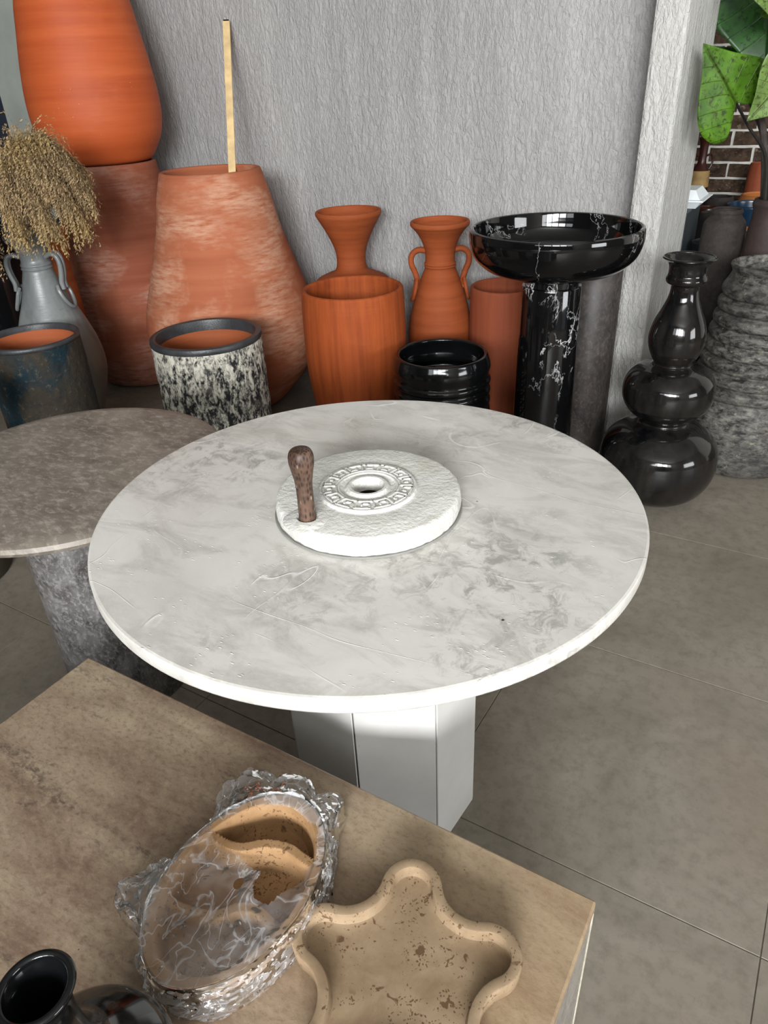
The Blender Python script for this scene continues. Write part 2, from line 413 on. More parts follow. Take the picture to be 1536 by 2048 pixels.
def m_trav(name, base, dark, pits=1.0):
    g = G(name, .72, .25); c = g.co(); a = g.noise(c, 18, 8, .7, .4); w = g.noise(g.co((1, 3, 1)), 10, 4)
    col = g.mix(g.mr(a, .32, .7), dark, base); col = g.mix(g.mr(w, .5, .7, 0, .35), col, tuple(min(255, x + 18) for x in base))
    dn = g.n('ShaderNodeTexNoise'); dn.inputs['Scale'].default_value = 120; g.nt.links.new(c, dn.inputs['Vector']); dv_ = g.n('ShaderNodeVectorMath'); dv_.operation = 'MULTIPLY_ADD'; g.nt.links.new(dn.outputs['Color'], dv_.inputs[0]); dv_.inputs[1].default_value = (.012, .012, .012); g.nt.links.new(c, dv_.inputs[2])
    v = g.vor(dv_.outputs[0], 240); m = g.noise(c, 36, 4, .65); sz = g.mr(m, .40, .62, 0, .38); p1 = g.mr(g.math('SUBTRACT', v, sz), -.10, .0, 1, 0)
    v2 = g.noise(c, 90, 3, .6, .8); p2 = g.math('MULTIPLY', g.mr(v2, .61, .65), g.mr(g.noise(c, 17, 2), .44, .52))
    pit = g.math('MAXIMUM', p1, p2); col = g.mix(g.math('MULTIPLY', pit, .85 * pits), col, (84, 58, 36))
    return g.out(col, None, g.bump(g.math('ADD', pit, g.math('MULTIPLY', g.noise(c, 160, 4, .7), -.35)), -.9, .003))
M_STAR = m_trav('pitted_travertine', (152, 132, 106), (124, 103, 79))
M_OVAL = m_trav('honey_travertine', (164, 131, 94), (136, 102, 68), .9)

def m_wrap():
    g = G('clear_plastic_wrap', .2, .5); nt = g.nt; c = g.co()
    wr_ = g.noise(g.co((1, 1, 1.2), rot=(0, 0, .5)), 20, 3, .5, .8); fold = g.math('MAXIMUM', g.ridge(wr_, .022), g.ridge(g.noise(g.co((1.5, .7, 1), rot=(0, 0, .7)), 22, 2, .5, .7), .014))
    bmp = g.bump(wr_, .6, .008)
    tr = g.n('ShaderNodeBsdfTransparent'); tr.inputs[0].default_value = (.97, .975, .98, 1)
    gl = g.n('ShaderNodeBsdfGlossy'); gl.inputs['Roughness'].default_value = .14; nt.links.new(bmp, gl.inputs['Normal'])
    dd = g.n('ShaderNodeBsdfDiffuse'); dd.inputs[0].default_value = (.9, .91, .93, 1); tl = g.n('ShaderNodeBsdfTranslucent'); tl.inputs[0].default_value = (.9, .91, .93, 1)
    m0 = g.n('ShaderNodeMixShader'); m0.inputs[0].default_value = .4; nt.links.new(dd.outputs[0], m0.inputs[1]); nt.links.new(tl.outputs[0], m0.inputs[2])
    haze = g.math('ADD', g.math('MULTIPLY', fold, .36), g.mr(g.noise(c, 12, 3), .40, .66, .05, .30))
    m1 = g.n('ShaderNodeMixShader'); nt.links.new(haze, m1.inputs[0]); nt.links.new(tr.outputs[0], m1.inputs[1]); nt.links.new(m0.outputs[0], m1.inputs[2])
    fr = g.n('ShaderNodeFresnel'); fr.inputs[0].default_value = 1.38; nt.links.new(bmp, fr.inputs['Normal'])
    m2 = g.n('ShaderNodeMixShader'); nt.links.new(g.math('MULTIPLY', fr.outputs[0], 1.0), m2.inputs[0]); nt.links.new(m1.outputs[0], m2.inputs[1]); nt.links.new(gl.outputs[0], m2.inputs[2])
    nt.links.new(m2.outputs[0], nt.nodes['Material Output'].inputs[0]); return g.m
M_WRAP = m_wrap()

def m_leaf(name, base, light, dark, trans=.35):
    g = G(name, .38, .45)
    uv = g.n('ShaderNodeUVMap'); sx = g.n('ShaderNodeSeparateXYZ'); g.nt.links.new(uv.outputs[0], sx.inputs[0])
    n = g.noise(g.co(), 70, 5, .7, .5); b = g.noise(g.co(), 14, 3)
    col = g.mix(g.mr(b, .35, .65), base, light); col = g.mix(g.mr(n, .52, .62, 0, .85), col, dark)
    mid = g.mr(g.math('ABSOLUTE', sx.outputs[0]), .012, .03, 1, 0)
    ax_ = g.math('ABSOLUTE', sx.outputs[0]); vs = g.math('SUBTRACT', sx.outputs[1], g.math('MULTIPLY', g.math('POWER', ax_, .75), .62))
    vf = g.math('ABSOLUTE', g.math('SUBTRACT', g.math('FRACT', g.math('MULTIPLY', vs, 4.2)), .5))
    vein = g.math('MAXIMUM', mid, g.mr(vf, .006, .04, .6, 0)); col = g.mix(g.math('MULTIPLY', vein, .5), col, dark)
    nrm = g.bump(vein, .5, .003); g.out(col, None, nrm)
    t = g.n('ShaderNodeBsdfTranslucent'); g.set(t.inputs[0], g.mix(.5, col, light)); mx = g.n('ShaderNodeMixShader'); mx.inputs[0].default_value = trans
    o = g.nt.nodes['Material Output']; g.nt.links.new(g.b.outputs[0], mx.inputs[1]); g.nt.links.new(t.outputs[0], mx.inputs[2]); g.nt.links.new(mx.outputs[0], o.inputs[0])
    return g.m
M_LEAF1 = m_leaf('bright_mottled_leaf', (78, 122, 28), (116, 166, 46), (52, 54, 18), .55)
M_LEAF2 = m_leaf('dark_green_leaf', (28, 66, 20), (44, 92, 26), (14, 34, 12), .25)
M_LEAF3 = m_leaf('pale_olive_leaf', (96, 120, 62), (120, 150, 76), (60, 66, 30), .3)
M_STEM = m_plain('dark_petiole', (32, 29, 26), .45, .4, .25, 30)
M_STEMB = m_plain('brown_petiole', (62, 54, 50), .5, .4, .2, 30)

def m_plume(name, a, b):
    g = G(name, .9, .1); n = g.noise(g.co(), 60, 3); k = g.noise(g.co(), 7, 2)
    col = g.mix(g.mr(n, .3, .7), a, b); col = g.mix(g.mr(k, .45, .7, 0, .5), col, (184, 158, 100))
    return g.out(col)
M_PLUME = m_plume('dried_plume', (128, 106, 78), (184, 160, 122))
M_STRAW = m_plain('straw_stem', (150, 128, 84), .8, .2, .1, 30)
M_DRY = m_plain('dry_brown_leaf', (112, 82, 50), .8, .2, .2, 60)
M_STICK = m_plain('pale_pine', (214, 186, 138), .7, .2, .12, 14)
M_BRICK = None
def m_brick():
    g = G('dark_brown_brick', .9, .2); oi = g.n('ShaderNodeObjectInfo'); c = g.co()
    ad = g.n('ShaderNodeVectorMath'); ad.operation = 'ADD'; g.nt.links.new(c, ad.inputs[0]); g.nt.links.new(oi.outputs['Location'], ad.inputs[1]); c = ad.outputs[0]
    a = g.noise(c, 20, 6, .7); b = g.noise(c, 9, 3)
    col = g.mix(g.mr(a, .36, .66), (44, 34, 28), (92, 74, 60)); col = g.mix(g.mr(g.noise(c, 46, 4, .7), .58, .7, 0, .7), col, (140, 124, 104)); col = g.mix(g.mr(b, .45, .65, 0, .5), col, (34, 26, 22))
    return g.out(col, None, g.bump(a, .7, .006))
M_BRICK = m_brick()
M_MORTAR = m_plain('pale_mortar', (206, 203, 196), .9, .2, .06, 30, .002)
M_RUST = m_greystone('rust_patina_metal', (62, 57, 54), (34, 31, 30), (100, 90, 82), .5, 1.3)
M_OLIVE = m_greystone('dark_olive_stone', (62, 58, 46), (44, 41, 34), (78, 74, 60), .6, 2)
M_BEIGE = m_plain('pale_beige_stone', (186, 178, 158), .7, .3, .08, 20, .001)
M_BROWNJ = m_greystone('brown_unglazed_clay', (48, 41, 37), (26, 22, 20), (72, 64, 58), .8, 2)
M_REDCLAY = m_greystone('dark_red_brown_clay', (52, 37, 33), (36, 27, 24), (66, 50, 44), .7, 2)
M_REDGLAZE = m_blackgloss('dark_red_brown_glaze', (48, 24, 18), False, .3, .4, (70, 34, 24))
M_TAN = m_plain('tan_clay_band', (150, 124, 82), .8, .2, .15, 20)
M_ORANGE = m_terra('amber_terracotta', (176, 108, 56), (190, 130, 80), .2)
M_BLUE = m_blackgloss('blue_glaze', (20, 42, 62), False, .2, .5, (34, 62, 84))
M_FOAM = m_plain('white_foam', (226, 232, 234), .6, .3, .02, 10)
M_TEALMETAL = m_plain('blue_grey_metal', (46, 56, 60), .5, .4, .08, 8)
M_PLINTH = m_plain('dark_plinth', (38, 34, 30), .8, .2, .15, 10)
M_GLASSJ = m_plain('clouded_grey_glass', (120, 126, 126), .15, .6, .1, 10)
M_LIDRIM = m_plain('grey_clay_rim', (112, 110, 106), .6, .3, .1, 20)

# ------------------------------------------------------------------ room shell
VW = 2.88
def slab(name, x0, x1, y0, y1, z0, z1, mat, bev=0.0, parent=None):
    return bm_obj(name, box_bm(x0, x1, y0, y1, z0, z1, bev), mat, parent)
fl = struct(slab('floor', -5.4, 5.2, -4.9, 5.2, -.08, -.0016, M_GROUT))
tile_me = None
T = .6; U0 = .151; V0 = .829
for i in range(-9, 4):
    for j in range(-2, 7):
        u = U0 + T * i; v = V0 + T * j
        if tile_me is None:
            bm = box_bm(-T / 2 + .0009, T / 2 - .0009, -T / 2 + .0009, T / 2 - .0009, -.012, 0, .0007, 1)
            o = bm_obj('tile', bm, M_TILE); tile_me = o.data
        else:
            o = bpy.data.objects.new('tile', tile_me); COL.objects.link(o)
        o.location = (u + T / 2, v + T / 2, 0); o.parent = fl
struct(slab('ceiling', -5.4, 5.2, -4.9, 5.2, 3.8, 3.9, M_CEIL))
wb = struct(slab('wall_back', -4.143, -.60, VW, VW + .22, 0, 3.8, M_WALL))
struct(slab('wall_end_pier', -.643, -.54, 2.66, 3.13, 0, 3.8, M_PIER, .012))
struct(slab('trim_pilaster', -4.143, -3.62, VW - .03, VW, 0, 3.8, M_SMOOTH, .004))
struct(slab('door_1', -5.3, -4.15, VW + .06, VW + .10, 0, 3.8, M_NAVY, .004))
struct(slab('wall_left', -5.4, -5.3, -4.9, 5.2, 0, 3.8, M_SIDE))
# right wall with a glazed door opening, front wall with the shop windows
wr = struct(slab('wall_right', 5.0, 5.1, -4.9, -.1, 0, 3.8, M_SIDE)); slab('upper_panel', 5.0, 5.1, -.1, 1.3, 2.4, 3.8, M_SIDE, 0, wr); slab('rear_panel', 5.0, 5.1, 1.3, 5.2, 0, 3.8, M_SIDE, 0, wr)
wf = struct(slab('wall_front', -5.4, 5.2, -4.8, -4.7, 0, 1.78, M_SIDE)); slab('header', -5.4, 5.2, -4.8, -4.7, 3.06, 3.8, M_SIDE, 0, wf)
slab('side_panel', -5.4, -1.6, -4.8, -4.7, 1.78, 3.06, M_SIDE, 0, wf)
for k in range(6):
    u = -1.6 + k * 1.35; slab('mullion', u, u + .09, -4.8, -4.68, 1.78, 3.06, M_FRAME, 0, wf)
slab('transom', -1.6, 5.2, -4.8, -4.68, 2.40, 2.44, M_FRAME, 0, wf)
# brick wall of the room beyond
VB = 4.60
wbr = struct(slab('wall_brick', -2.4, 5.2, VB + .012, VB + .2, 0, 3.8, M_MORTAR))
rnd = random.Random(5); brick_me = []
BL, BH, JT = .205, .063, .0135
for k in range(4):
    bm = box_bm(-BL / 2, BL / 2, 0, .02, -BH / 2, BH / 2)
    bmesh.ops.subdivide_edges(bm, edges=[e for e in bm.edges if abs(e.verts[0].co.x - e.verts[1].co.x) > .1], cuts=3)
    for v in bm.verts: v.co += Vector((rnd.uniform(-.0022, .0022), rnd.uniform(0, .003), rnd.uniform(-.0022, .0022)))
    o = bm_obj('brick', bm, M_BRICK); brick_me.append(o.data); bpy.data.objects.remove(o)
for r in range(22):
    for c in range(12):
        o = bpy.data.objects.new('brick', brick_me[rnd.randrange(4)]); COL.objects.link(o); o.parent = wbr
        o.location = (-1.5 + c * (BL + JT) + (BL + JT) / 2 * (r % 2) + rnd.uniform(-.002, .002), VB + rnd.uniform(0, .003), .2 + r * (BH + JT))

# ------------------------------------------------------------------ white round table
TC = (-.549, .823); TZ = .672; TR = .4213; TT = .024
t = thing('round_table', 'large white marble round table on eight-sided pedestal, stone hand mill in its centre', 'table', (TC[0], TC[1], 0))
prof = [(0, TZ - TT), (TR - .004, TZ - TT), (TR - .001, TZ - TT + .001), (TR, TZ - TT + .004), (TR, TZ - .004), (TR - .001, TZ - .001), (TR - .004, TZ), (0, TZ)]
V, F = revolve(prof, 160); o = me_obj('tabletop', V, F, M_WHITE, t, smooth=False)
for p in o.data.polygons: p.use_smooth = abs(p.normal.z) < .9
# pedestal of eight upright stone slabs with open joints
AP = .165; a0 = math.radians(86.2); SIDE = 2 * AP * math.tan(math.pi / 8)
panel = None
for k in range(8):
    ang = a0 - math.pi / 2 + k * math.pi / 4
    if panel is None:
        w = SIDE / 2 - .0012; d = .02; wi = w - d * math.tan(math.pi / 8)
        vv = []
        for z in (0, TZ - TT - .0005):
            vv += [(-w, AP, z), (w, AP, z), (wi, AP - d, z), (-wi, AP - d, z)]
        ff = [[0, 1, 2, 3], [7, 6, 5, 4], [1, 0, 4, 5], [2, 1, 5, 6], [3, 2, 6, 7], [0, 3, 7, 4]]
        bm = bmesh.new(); bv = [bm.verts.new(x) for x in vv]
        for f in ff: bm.faces.new([bv[i] for i in f])
        bmesh.ops.recalc_face_normals(bm, faces=bm.faces[:])
        bmesh.ops.bevel(bm, geom=[e for e in bm.edges if abs(e.verts[0].co.z - e.verts[1].co.z) > .3 and e.verts[0].co.y > AP - .001], offset=.0015, segments=1, affect='EDGES')
        o = bm_obj('pedestal_panel', bm, M_LEG, t); panel = o.data
    else:
        o = bpy.data.objects.new('pedestal_panel', panel); COL.objects.link(o); o.parent = t
    o.rotation_euler = (0, 0, ang - math.pi / 2)
V, F = revolve([(0, .01), (AP - .021, .01), (AP - .021, TZ - TT - .001), (0, TZ - TT - .001)], 8); me_obj('pedestal_core', V, F, M_PLATE, t, smooth=False, rot=(0, 0, a0 + math.pi / 8))

# ------------------------------------------------------------------ stone hand mill
DC = (-.536, .806); DR = .1405; DH = .036
ml = thing('hand_mill', 'rough white marble millstone disc with key-pattern ring and upright wooden handle on white table', 'millstone', (DC[0], DC[1], TZ))
V, F = revolve([(0, 0), (DR + .0035, 0), (DR + .0045, .001), (DR + .0045, .003), (DR + .0035, .004), (0, .004)], 96)
o = me_obj('base_plate', V, F, M_PLATE, ml, (-.004, .005, 0)); o['label'] = 'thin grey plate under the millstone'
def mill_fx(r, z, a):
    if r > .10:
        return r + .0016 * mnoise.noise(Vector((math.cos(a) * 9, math.sin(a) * 9, z * 90))) + .0010 * mnoise.noise(Vector((math.cos(a) * 30, math.sin(a) * 30, z * 160)))
    return r
z0, z1 = .004, DH
mp = [(.0205, z0), (DR - .006, z0), (DR - .002, z0 + .002), (DR, z0 + .006), (DR + .0005, z0 + .013), (DR, z1 - .0065), (DR - .0012, z1 - .003), (DR - .0035, z1 - .0008), (DR - .007, z1), (DR - .02, z1),
      (.118, z1 + .0005), (.104, z1 + .001), (.090, z1 + .0012), (.082, z1 + .001), (.0765, z1), (.0755, z1 + .0005), (.0745, z1 + .004), (.0735, z1 + .005), (.0705, z1 + .005), (.0695, z1 + .0035), (.047, z1 + .0035), (.046, z1 + .005), (.0435, z1 + .005), (.0425, z1 + .003), (.036, z1 + .0015), (.034, z1 + .003), (.030, z1 + .0065), (.026, z1 + .0065), (.0225, z1 + .003), (.0205, z1 - .004), (.0205, z0)]
V, F = revolve(mp, 160, fx=mill_fx); me_obj('stone_disc', V, F, M_ROUGH, ml)
# raised meander band
bm = bmesh.new(); NU = 14; r_in, r_out = .0475, .0695; zt = z1 + .0035
def key_pt(s, tt, k):
    a = (k + s) / NU * 2 * math.pi; r = r_in + (r_out - r_in) * tt; return r, a
def key_bar(k, s0, t0, s1, t1, wd=.0023, hgt=.0028):
    # bar between two key points, axis-parallel in (angle, radius)
    rm = (r_in + r_out) / 2; ds = wd / 2 / (2 * math.pi * rm / NU); dt = wd / 2 / (r_out - r_in)
    sa, sb = min(s0, s1) - ds, max(s0, s1) + ds; ta, tb = min(t0, t1) - dt, max(t0, t1) + dt
    n = max(1, int((sb - sa) * 5)); lo = []; hi = []
    for i in range(n + 1):
        s = sa + (sb - sa) * i / n
        for (lst, z, sh) in ((lo, zt - .0005, 0), (hi, zt + hgt, .15)):
            row = []
            for tq in (ta + dt * sh, tb - dt * sh):
                r, a = key_pt(s, tq, k); row.append(bm.verts.new((r * math.cos(a), r * math.sin(a), z)))
            lst.append(row)
    for i in range(n):
        bm.faces.new([hi[i][0], hi[i + 1][0], hi[i + 1][1], hi[i][1]])
        bm.faces.new([lo[i][0], lo[i + 1][0], hi[i + 1][0], hi[i][0]]); bm.faces.new([lo[i][1], hi[i][1], hi[i + 1][1], lo[i + 1][1]])
    bm.faces.new([lo[0][0], hi[0][0], hi[0][1], lo[0][1]]); bm.faces.new([lo[n][0], lo[n][1], hi[n][1], hi[n][0]])
for k in range(NU):
    for seg_ in ((.08, .05, .08, .93), (.08, .93, .82, .93), (.82, .93, .82, .36), (.82, .36, .42, .36), (.42, .36, .42, .62), (.08, .05, 1.0, .05)):
        key_bar(k, *seg_)
bmesh.ops.recalc_face_normals(bm, faces=bm.faces[:])
bm_obj('key_pattern_relief', bm, M_ROUGH, ml)
V, F = revolve([(0, .0045), (.0204, .0045), (.0204, z1 - .014), (0, z1 - .014)], 40); o = me_obj('hole_shade_plug', V, F, M_SHADE_CHAR, ml)  # solid dark plug, paints the shade deep in the axle hole
hp = crom([(.0, .0), (.0118, .0), (.0122, .012), (.0118, .035), (.0122, .06), (.0150, .078), (.0176, .092), (.0172, .104), (.0135, .111), (.007, .1135), (0, .1145)], 5)
V, F = revolve([(p.x, p.y) for p in hp], 36, .05, 3); o = me_obj('handle', V, F, M_HANDLE, ml, (-.031, -.113, z1 - .002)); o['label'] = 'tooled brown wooden handle with bulbous top'
V, F = revolve([(.0121, -.001), (.016, .003), (.022, .0028), (.032, .0005), (.036, -.001)], 48); me_obj('handle_collar', V, F, M_ROUGH, ml, (-.031, -.113, z1))

# ------------------------------------------------------------------ grey round table
GC = (-1.267, .8044); GZ = .585; GR = .314
t = thing('round_table', 'grey-brown stone round table with rounded edge and thick drum pedestal, half under white table', 'table', (GC[0], GC[1], 0))
prof = [(0, GZ - .026), (GR - .02, GZ - .026), (GR - .006, GZ - .022), (GR, GZ - .013), (GR - .003, GZ - .005), (GR - .012, GZ - .001), (GR - .03, GZ), (0, GZ)]
V, F = revolve(prof, 140); me_obj('tabletop', V, F, M_GREYTOP, t)
V, F = revolve([(0, 0), (.137, 0), (.1385, .002), (.1385, GZ - .0265), (0, GZ - .0265)], 96); o = me_obj('pedestal', V, F, M_GREYPED, t); 
for p in o.data.polygons: p.use_smooth = abs(p.normal.z) < .9

# ------------------------------------------------------------------ travertine block table
BU0, BU1, BV0, BV1, BZ = -.964, -.071, -.36, .538, .40
t = thing('plinth_table', 'square brown travertine block table carrying the two pale stone trays', 'table', ((BU0 + BU1) / 2, (BV0 + BV1) / 2, 0))
hw = (BU1 - BU0) / 2; hd = (BV1 - BV0) / 2
bm_obj('top_slab', box_bm(-hw, hw, -hd, hd, BZ - .02, BZ, .0025, 2), M_TRAVBOX, t)
for s in (-1, 1):
    bm_obj('side_slab', box_bm(*(sorted((s * (hw - .02), s * (hw - .001)))), -hd + .001, hd - .001, 0, BZ - .0203, .003, 2), M_TRAVSIDE, t)
    bm_obj('side_slab', box_bm(-hw + .0203, hw - .0203, *(sorted((s * (hd - .02), s * (hd - .001)))), 0, BZ - .0203, .003, 2), M_TRAVSIDE, t)
# pale chipped corner strip on the far right corner
bm_obj('corner_strip', box_bm(hw - .007, hw + .0003, hd - .007, hd + .0003, 0, BZ - .0205, .003, 2), M_EDGE, t)

# ------------------------------------------------------------------ star-shaped tray
SD, SRL, SVD, SRC = .096, .036, .1331, .0431           # lobe circle and valley circle that touch
_lc = Vector((SD, 0)); _vc = Vector((SVD * math.cos(math.radians(36)), SVD * math.sin(math.radians(36))))
_tp = _lc + (_vc - _lc).normalized() * SRL; _ta = math.atan2(_tp.y, _tp.x)
def star_r(a):
    w = math.radians(72); p = abs((a - math.radians(40.5) + w / 2) % w - w / 2)
    if p <= _ta: return SD * math.cos(p) + math.sqrt(max(SRL ** 2 - (SD * math.sin(p)) ** 2, 0))
    q = math.radians(36) - p
    return SVD * math.cos(q) - math.sqrt(max(SRC ** 2 - (SVD * math.sin(q)) ** 2, 0))
def tray_star():
    NA, V, F, rows = 220, [], [], []
    RW = .0125; H = .030; FLR = .015
    def ring(off, z, ns=0):
        idx = []
        for k in range(NA):
            a = 2 * math.pi * k / NA; r = star_r(a)
            # offset along the true normal of the outline
            e = 1e-3; dr = (star_r(a + e) - star_r(a - e)) / (2 * e); nx, ny = r * math.cos(a) + dr * math.sin(a), r * math.sin(a) - dr * math.cos(a); L = math.hypot(nx, ny)
            zz = z + (ns * mnoise.noise(Vector((math.cos(a) * 6, math.sin(a) * 6, off * 60))) if ns else 0)
            idx.append(len(V)); V.append((r * math.cos(a) - off * nx / L, r * math.sin(a) - off * ny / L, zz))
        rows.append(idx)
    V.append((0, 0, 0)); rows.append([0])
    ring(.012, 0); ring(.004, .001); ring(.0015, .006); ring(.0004, .018); ring(0, H - .0022); ring(.0007, H - .0006); ring(.0018, H)
    ring(RW - .0018, H); ring(RW - .0006, H - .0006); ring(RW, H - .0022); ring(RW + .0010, FLR + .004); ring(RW + .0025, FLR + .001); ring(RW + .006, FLR)
    base = rows[-1][:]
    for sc in (.8, .6, .4, .2):
        idx = []
        for i in base:
            v = V[i]; idx.append(len(V)); V.append((v[0] * sc, v[1] * sc, FLR + .0006 * mnoise.noise(Vector((v[0] * sc * 60, v[1] * sc * 60, 0)))))
        rows.append(idx)
    rows.append([len(V)]); V.append((0, 0, FLR))
    for A, B in zip(rows, rows[1:]):
        for k in range(NA):
            f = []
            for i in (A[k % len(A)], A[(k + 1) % len(A)], B[(k + 1) % len(B)], B[k % len(B)]):
                if i not in f: f.append(i)
            F.append(f)
    return V, F
V, F = tray_star()
o = me_obj('star_tray', V, F, M_STAR, None, (-.224, .343, BZ)); tag(o, 'wavy five-lobed pitted travertine tray lying unwrapped on the block table', 'tray')

# ------------------------------------------------------------------ oval tray in plastic wrap
OC = (-.431, .326); OA, OB = .084, .1235; OH = .055
ot = thing('oval_tray', 'oval travertine tray with curved dividers wrapped in torn clear plastic', 'tray', (OC[0], OC[1], BZ))
D1 = [Vector(p) for p in ((-.090, .034), (-.076, .033), (-.051, .031), (-.028, .036), (-.004, .055), (.023, .064), (.043, .062), (.059, .061), (.08, .06))]
D2 = [Vector(p) for p in ((-.075, -.056), (-.055, -.054), (-.028, -.05), (-.001, -.039), (.018, -.018), (.043, -.012), (.067, -.021), (.09, -.032))]
D1 = crom(D1, 4); D2 = crom(D2, 4)
def dseg(p, L):
    best = 9
    for a, b in zip(L, L[1:]):
        ab = b - a; tt = max(0, min(1, (p - a).dot(ab) / max(ab.dot(ab), 1e-9))); best = min(best, (p - a - ab * tt).length)
    return best
def sm(x, a, b):
    x = max(0, min(1, (x - a) / (b - a))); return x * x * (3 - 2 * x)
def oval_h(x, y, s):
    # s = 1 on the outline; wall profile from the rim and the dividers
    edge = (1 - s) * min(OA, OB)
    p = Vector((x, y))
    h = .010 + .012 * sm(s, .2, .9)
    wall = 1 - sm(edge, .0075, .017)
    d1 = 1 - sm(dseg(p, D1), .0055, .012); d2 = 1 - sm(dseg(p, D2), .005, .012)
    hh = max(h + (OH - h) * wall, h + (OH - .003 - h) * d1, h + (OH - .010 - h) * d2)
    # small finger hole at the left rim
    q = (p - Vector((-.071, .013))).length
    hh -= .012 * (1 - sm(q, .004, .010))
    return hh
NA, NR = 200, 80; V, F, rows = [], [], []
for i in range(NR + 1):
    s = 1 - i / NR * .985
    idx = []
    for k in range(NA):
        a = 2 * math.pi * k / NA; x, y = OA * s * math.cos(a), OB * s * math.sin(a)
        idx.append(len(V)); V.append((x, y, oval_h(x, y, s)))
    rows.append(idx)
top_c = len(V); V.append((0, 0, oval_h(0, 0, 0)))
low = []
for (f, z) in ((1.012, OH - .003), (1.016, OH - .009), (1.0, OH - .026), (.94, .012), (.86, .002), (.8, 0)):
    idx = []
    for k in range(NA):
        a = 2 * math.pi * k / NA; idx.append(len(V)); V.append((OA * f * math.cos(a), OB * f * math.sin(a), z))
    low.append(idx)
bot_c = len(V); V.append((0, 0, 0))
allr = [[bot_c]] + low[::-1] + rows + [[top_c]]
for A, B in zip(allr, allr[1:]):
    for k in range(NA):
        f = []
        for i in (A[k % len(A)], A[(k + 1) % len(A)], B[(k + 1) % len(B)], B[k % len(B)]):
            if i not in f: f.append(i)
        F.append(f)
me_obj('tray_body', V, F, M_OVAL, ot)
# plastic film: stretched over the lower two thirds, gathered round the rim, two bunched tails
rw = random.Random(11)
def crump(v, f, amp): return amp * (abs(mnoise.noise(v * f)) - .25) * 2
TAILS = ((math.atan2(-.072, -.136), .155, .30), (math.atan2(-.118, -.045), .128, .35), (math.atan2(.150, -.107), .185, .34), (math.atan2(.175, -.047), .180, .30), (math.atan2(.169, .028), .171, .20), (math.atan2(-.122, .01), .124, .35))
def tail_r(a, r0):
    r = r0
    for (ta, tr, w) in TAILS:
        d = abs((a - ta + math.pi) % (2 * math.pi) - math.pi); k = math.exp(-(d / w) ** 2); r = max(r, r0 + (tr - r0) * k)
    return r
NA2 = 300; V, F, rows = [], [], []
NI = 40
OPEN = [(-.078, .040), (-.045, .022), (-.020, .028), (.012, .020), (.026, -.008), (.05, -.004), (.066, .036), (.064, .07), (.036, .103), (-.008, .110), (-.05, .088)]
def inside(x, y):
    c = False; j = len(OPEN) - 1
    for i in range(len(OPEN)):
        xi, yi = OPEN[i]; xj, yj = OPEN[j]
        if (yi > y) != (yj > y) and x < (xj - xi) * (y - yi) / (yj - yi) + xi: c = not c
        j = i
    return c
for i in range(NI + 1):                       # film over the opening
    s = .06 + .94 * i / NI; idx = []
    for k in range(NA2):
        a = 2 * math.pi * k / NA2; x, y = OA * 1.02 * s * math.cos(a), OB * 1.02 * s * math.sin(a)
        p = Vector((x, y, 0)); z = OH + .002 - .007 * (1 - s) + crump(p, 30, .0022) + crump(p + Vector((3, 1, 0)), 75, .0009)
        z = max(z, oval_h(x, y, min(s, 1)) + .0012)
        idx.append(len(V)); V.append((x, y, z))
    rows.append(idx)
NO = 26
for i in range(1, NO + 1):                    # skirt down the outside and out to the bunched tails
    q = i / NO; idx = []
    for k in range(NA2):
        a = 2 * math.pi * k / NA2
        r0 = 1.03 / math.hypot(math.cos(a) / OA, math.sin(a) / OB)
        ae = a; r1 = tail_r(ae, r0 + .006)
        r = r0 + (r1 - r0) * sm(q, .1, 1.0) ** .8
        zt_ = OH + .003; z = zt_ * (1 - q) ** (.75 if r1 > r0 + .02 else 1.3) + .003
        p = Vector((r * math.cos(a), r * math.sin(a), z))
        am = .35 + q; p += Vector((math.cos(a), math.sin(a), .8)) * crump(p + Vector((0, 0, q)), 24, .0045 * am) + Vector((math.cos(a), math.sin(a), 1.0)) * crump(p + Vector((5, 2, q)), 60, .0020 * am)
        if q > .55 and r1 > r0 + .02: p.z += .012 * math.sin(math.pi * (q - .55) / .45) * (1 + mnoise.noise(p * 40))
        p.z = max(p.z, .0015); idx.append(len(V)); V.append(tuple(p))
    rows.append(idx)
for A, B in zip(rows, rows[1:]):
    for k in range(NA2):
        f = [A[k], A[(k + 1) % NA2], B[(k + 1) % NA2], B[k]]
        c = sum((Vector(V[i]) for i in f), Vector()) / 4
        n_ = .007 * mnoise.noise(c * 45)
        if inside(c.x + n_, c.y + n_) and c.z > OH - .025 and rows.index(A) < NI: continue
        F.append(f)
o = me_obj('plastic_wrap', V, F, M_WRAP, ot); o['label'] = 'crinkled clear plastic film torn open over the tray'

# ------------------------------------------------------------------ black flask at the front
pot('bottle_vase', (-.404, .099, BZ), [(.045, 0), (.058, .015), (.074, .045), (.080, .078), (.075, .105), (.055, .126), (.036, .142), (.024, .165), (.020, .195), (.021, .222), (.025, .240), (.0305, .2505)], M_BLACK,
    'glossy black round-bodied vase with flared neck on the travertine block table', 'vase', wall=.007, lip=.003)

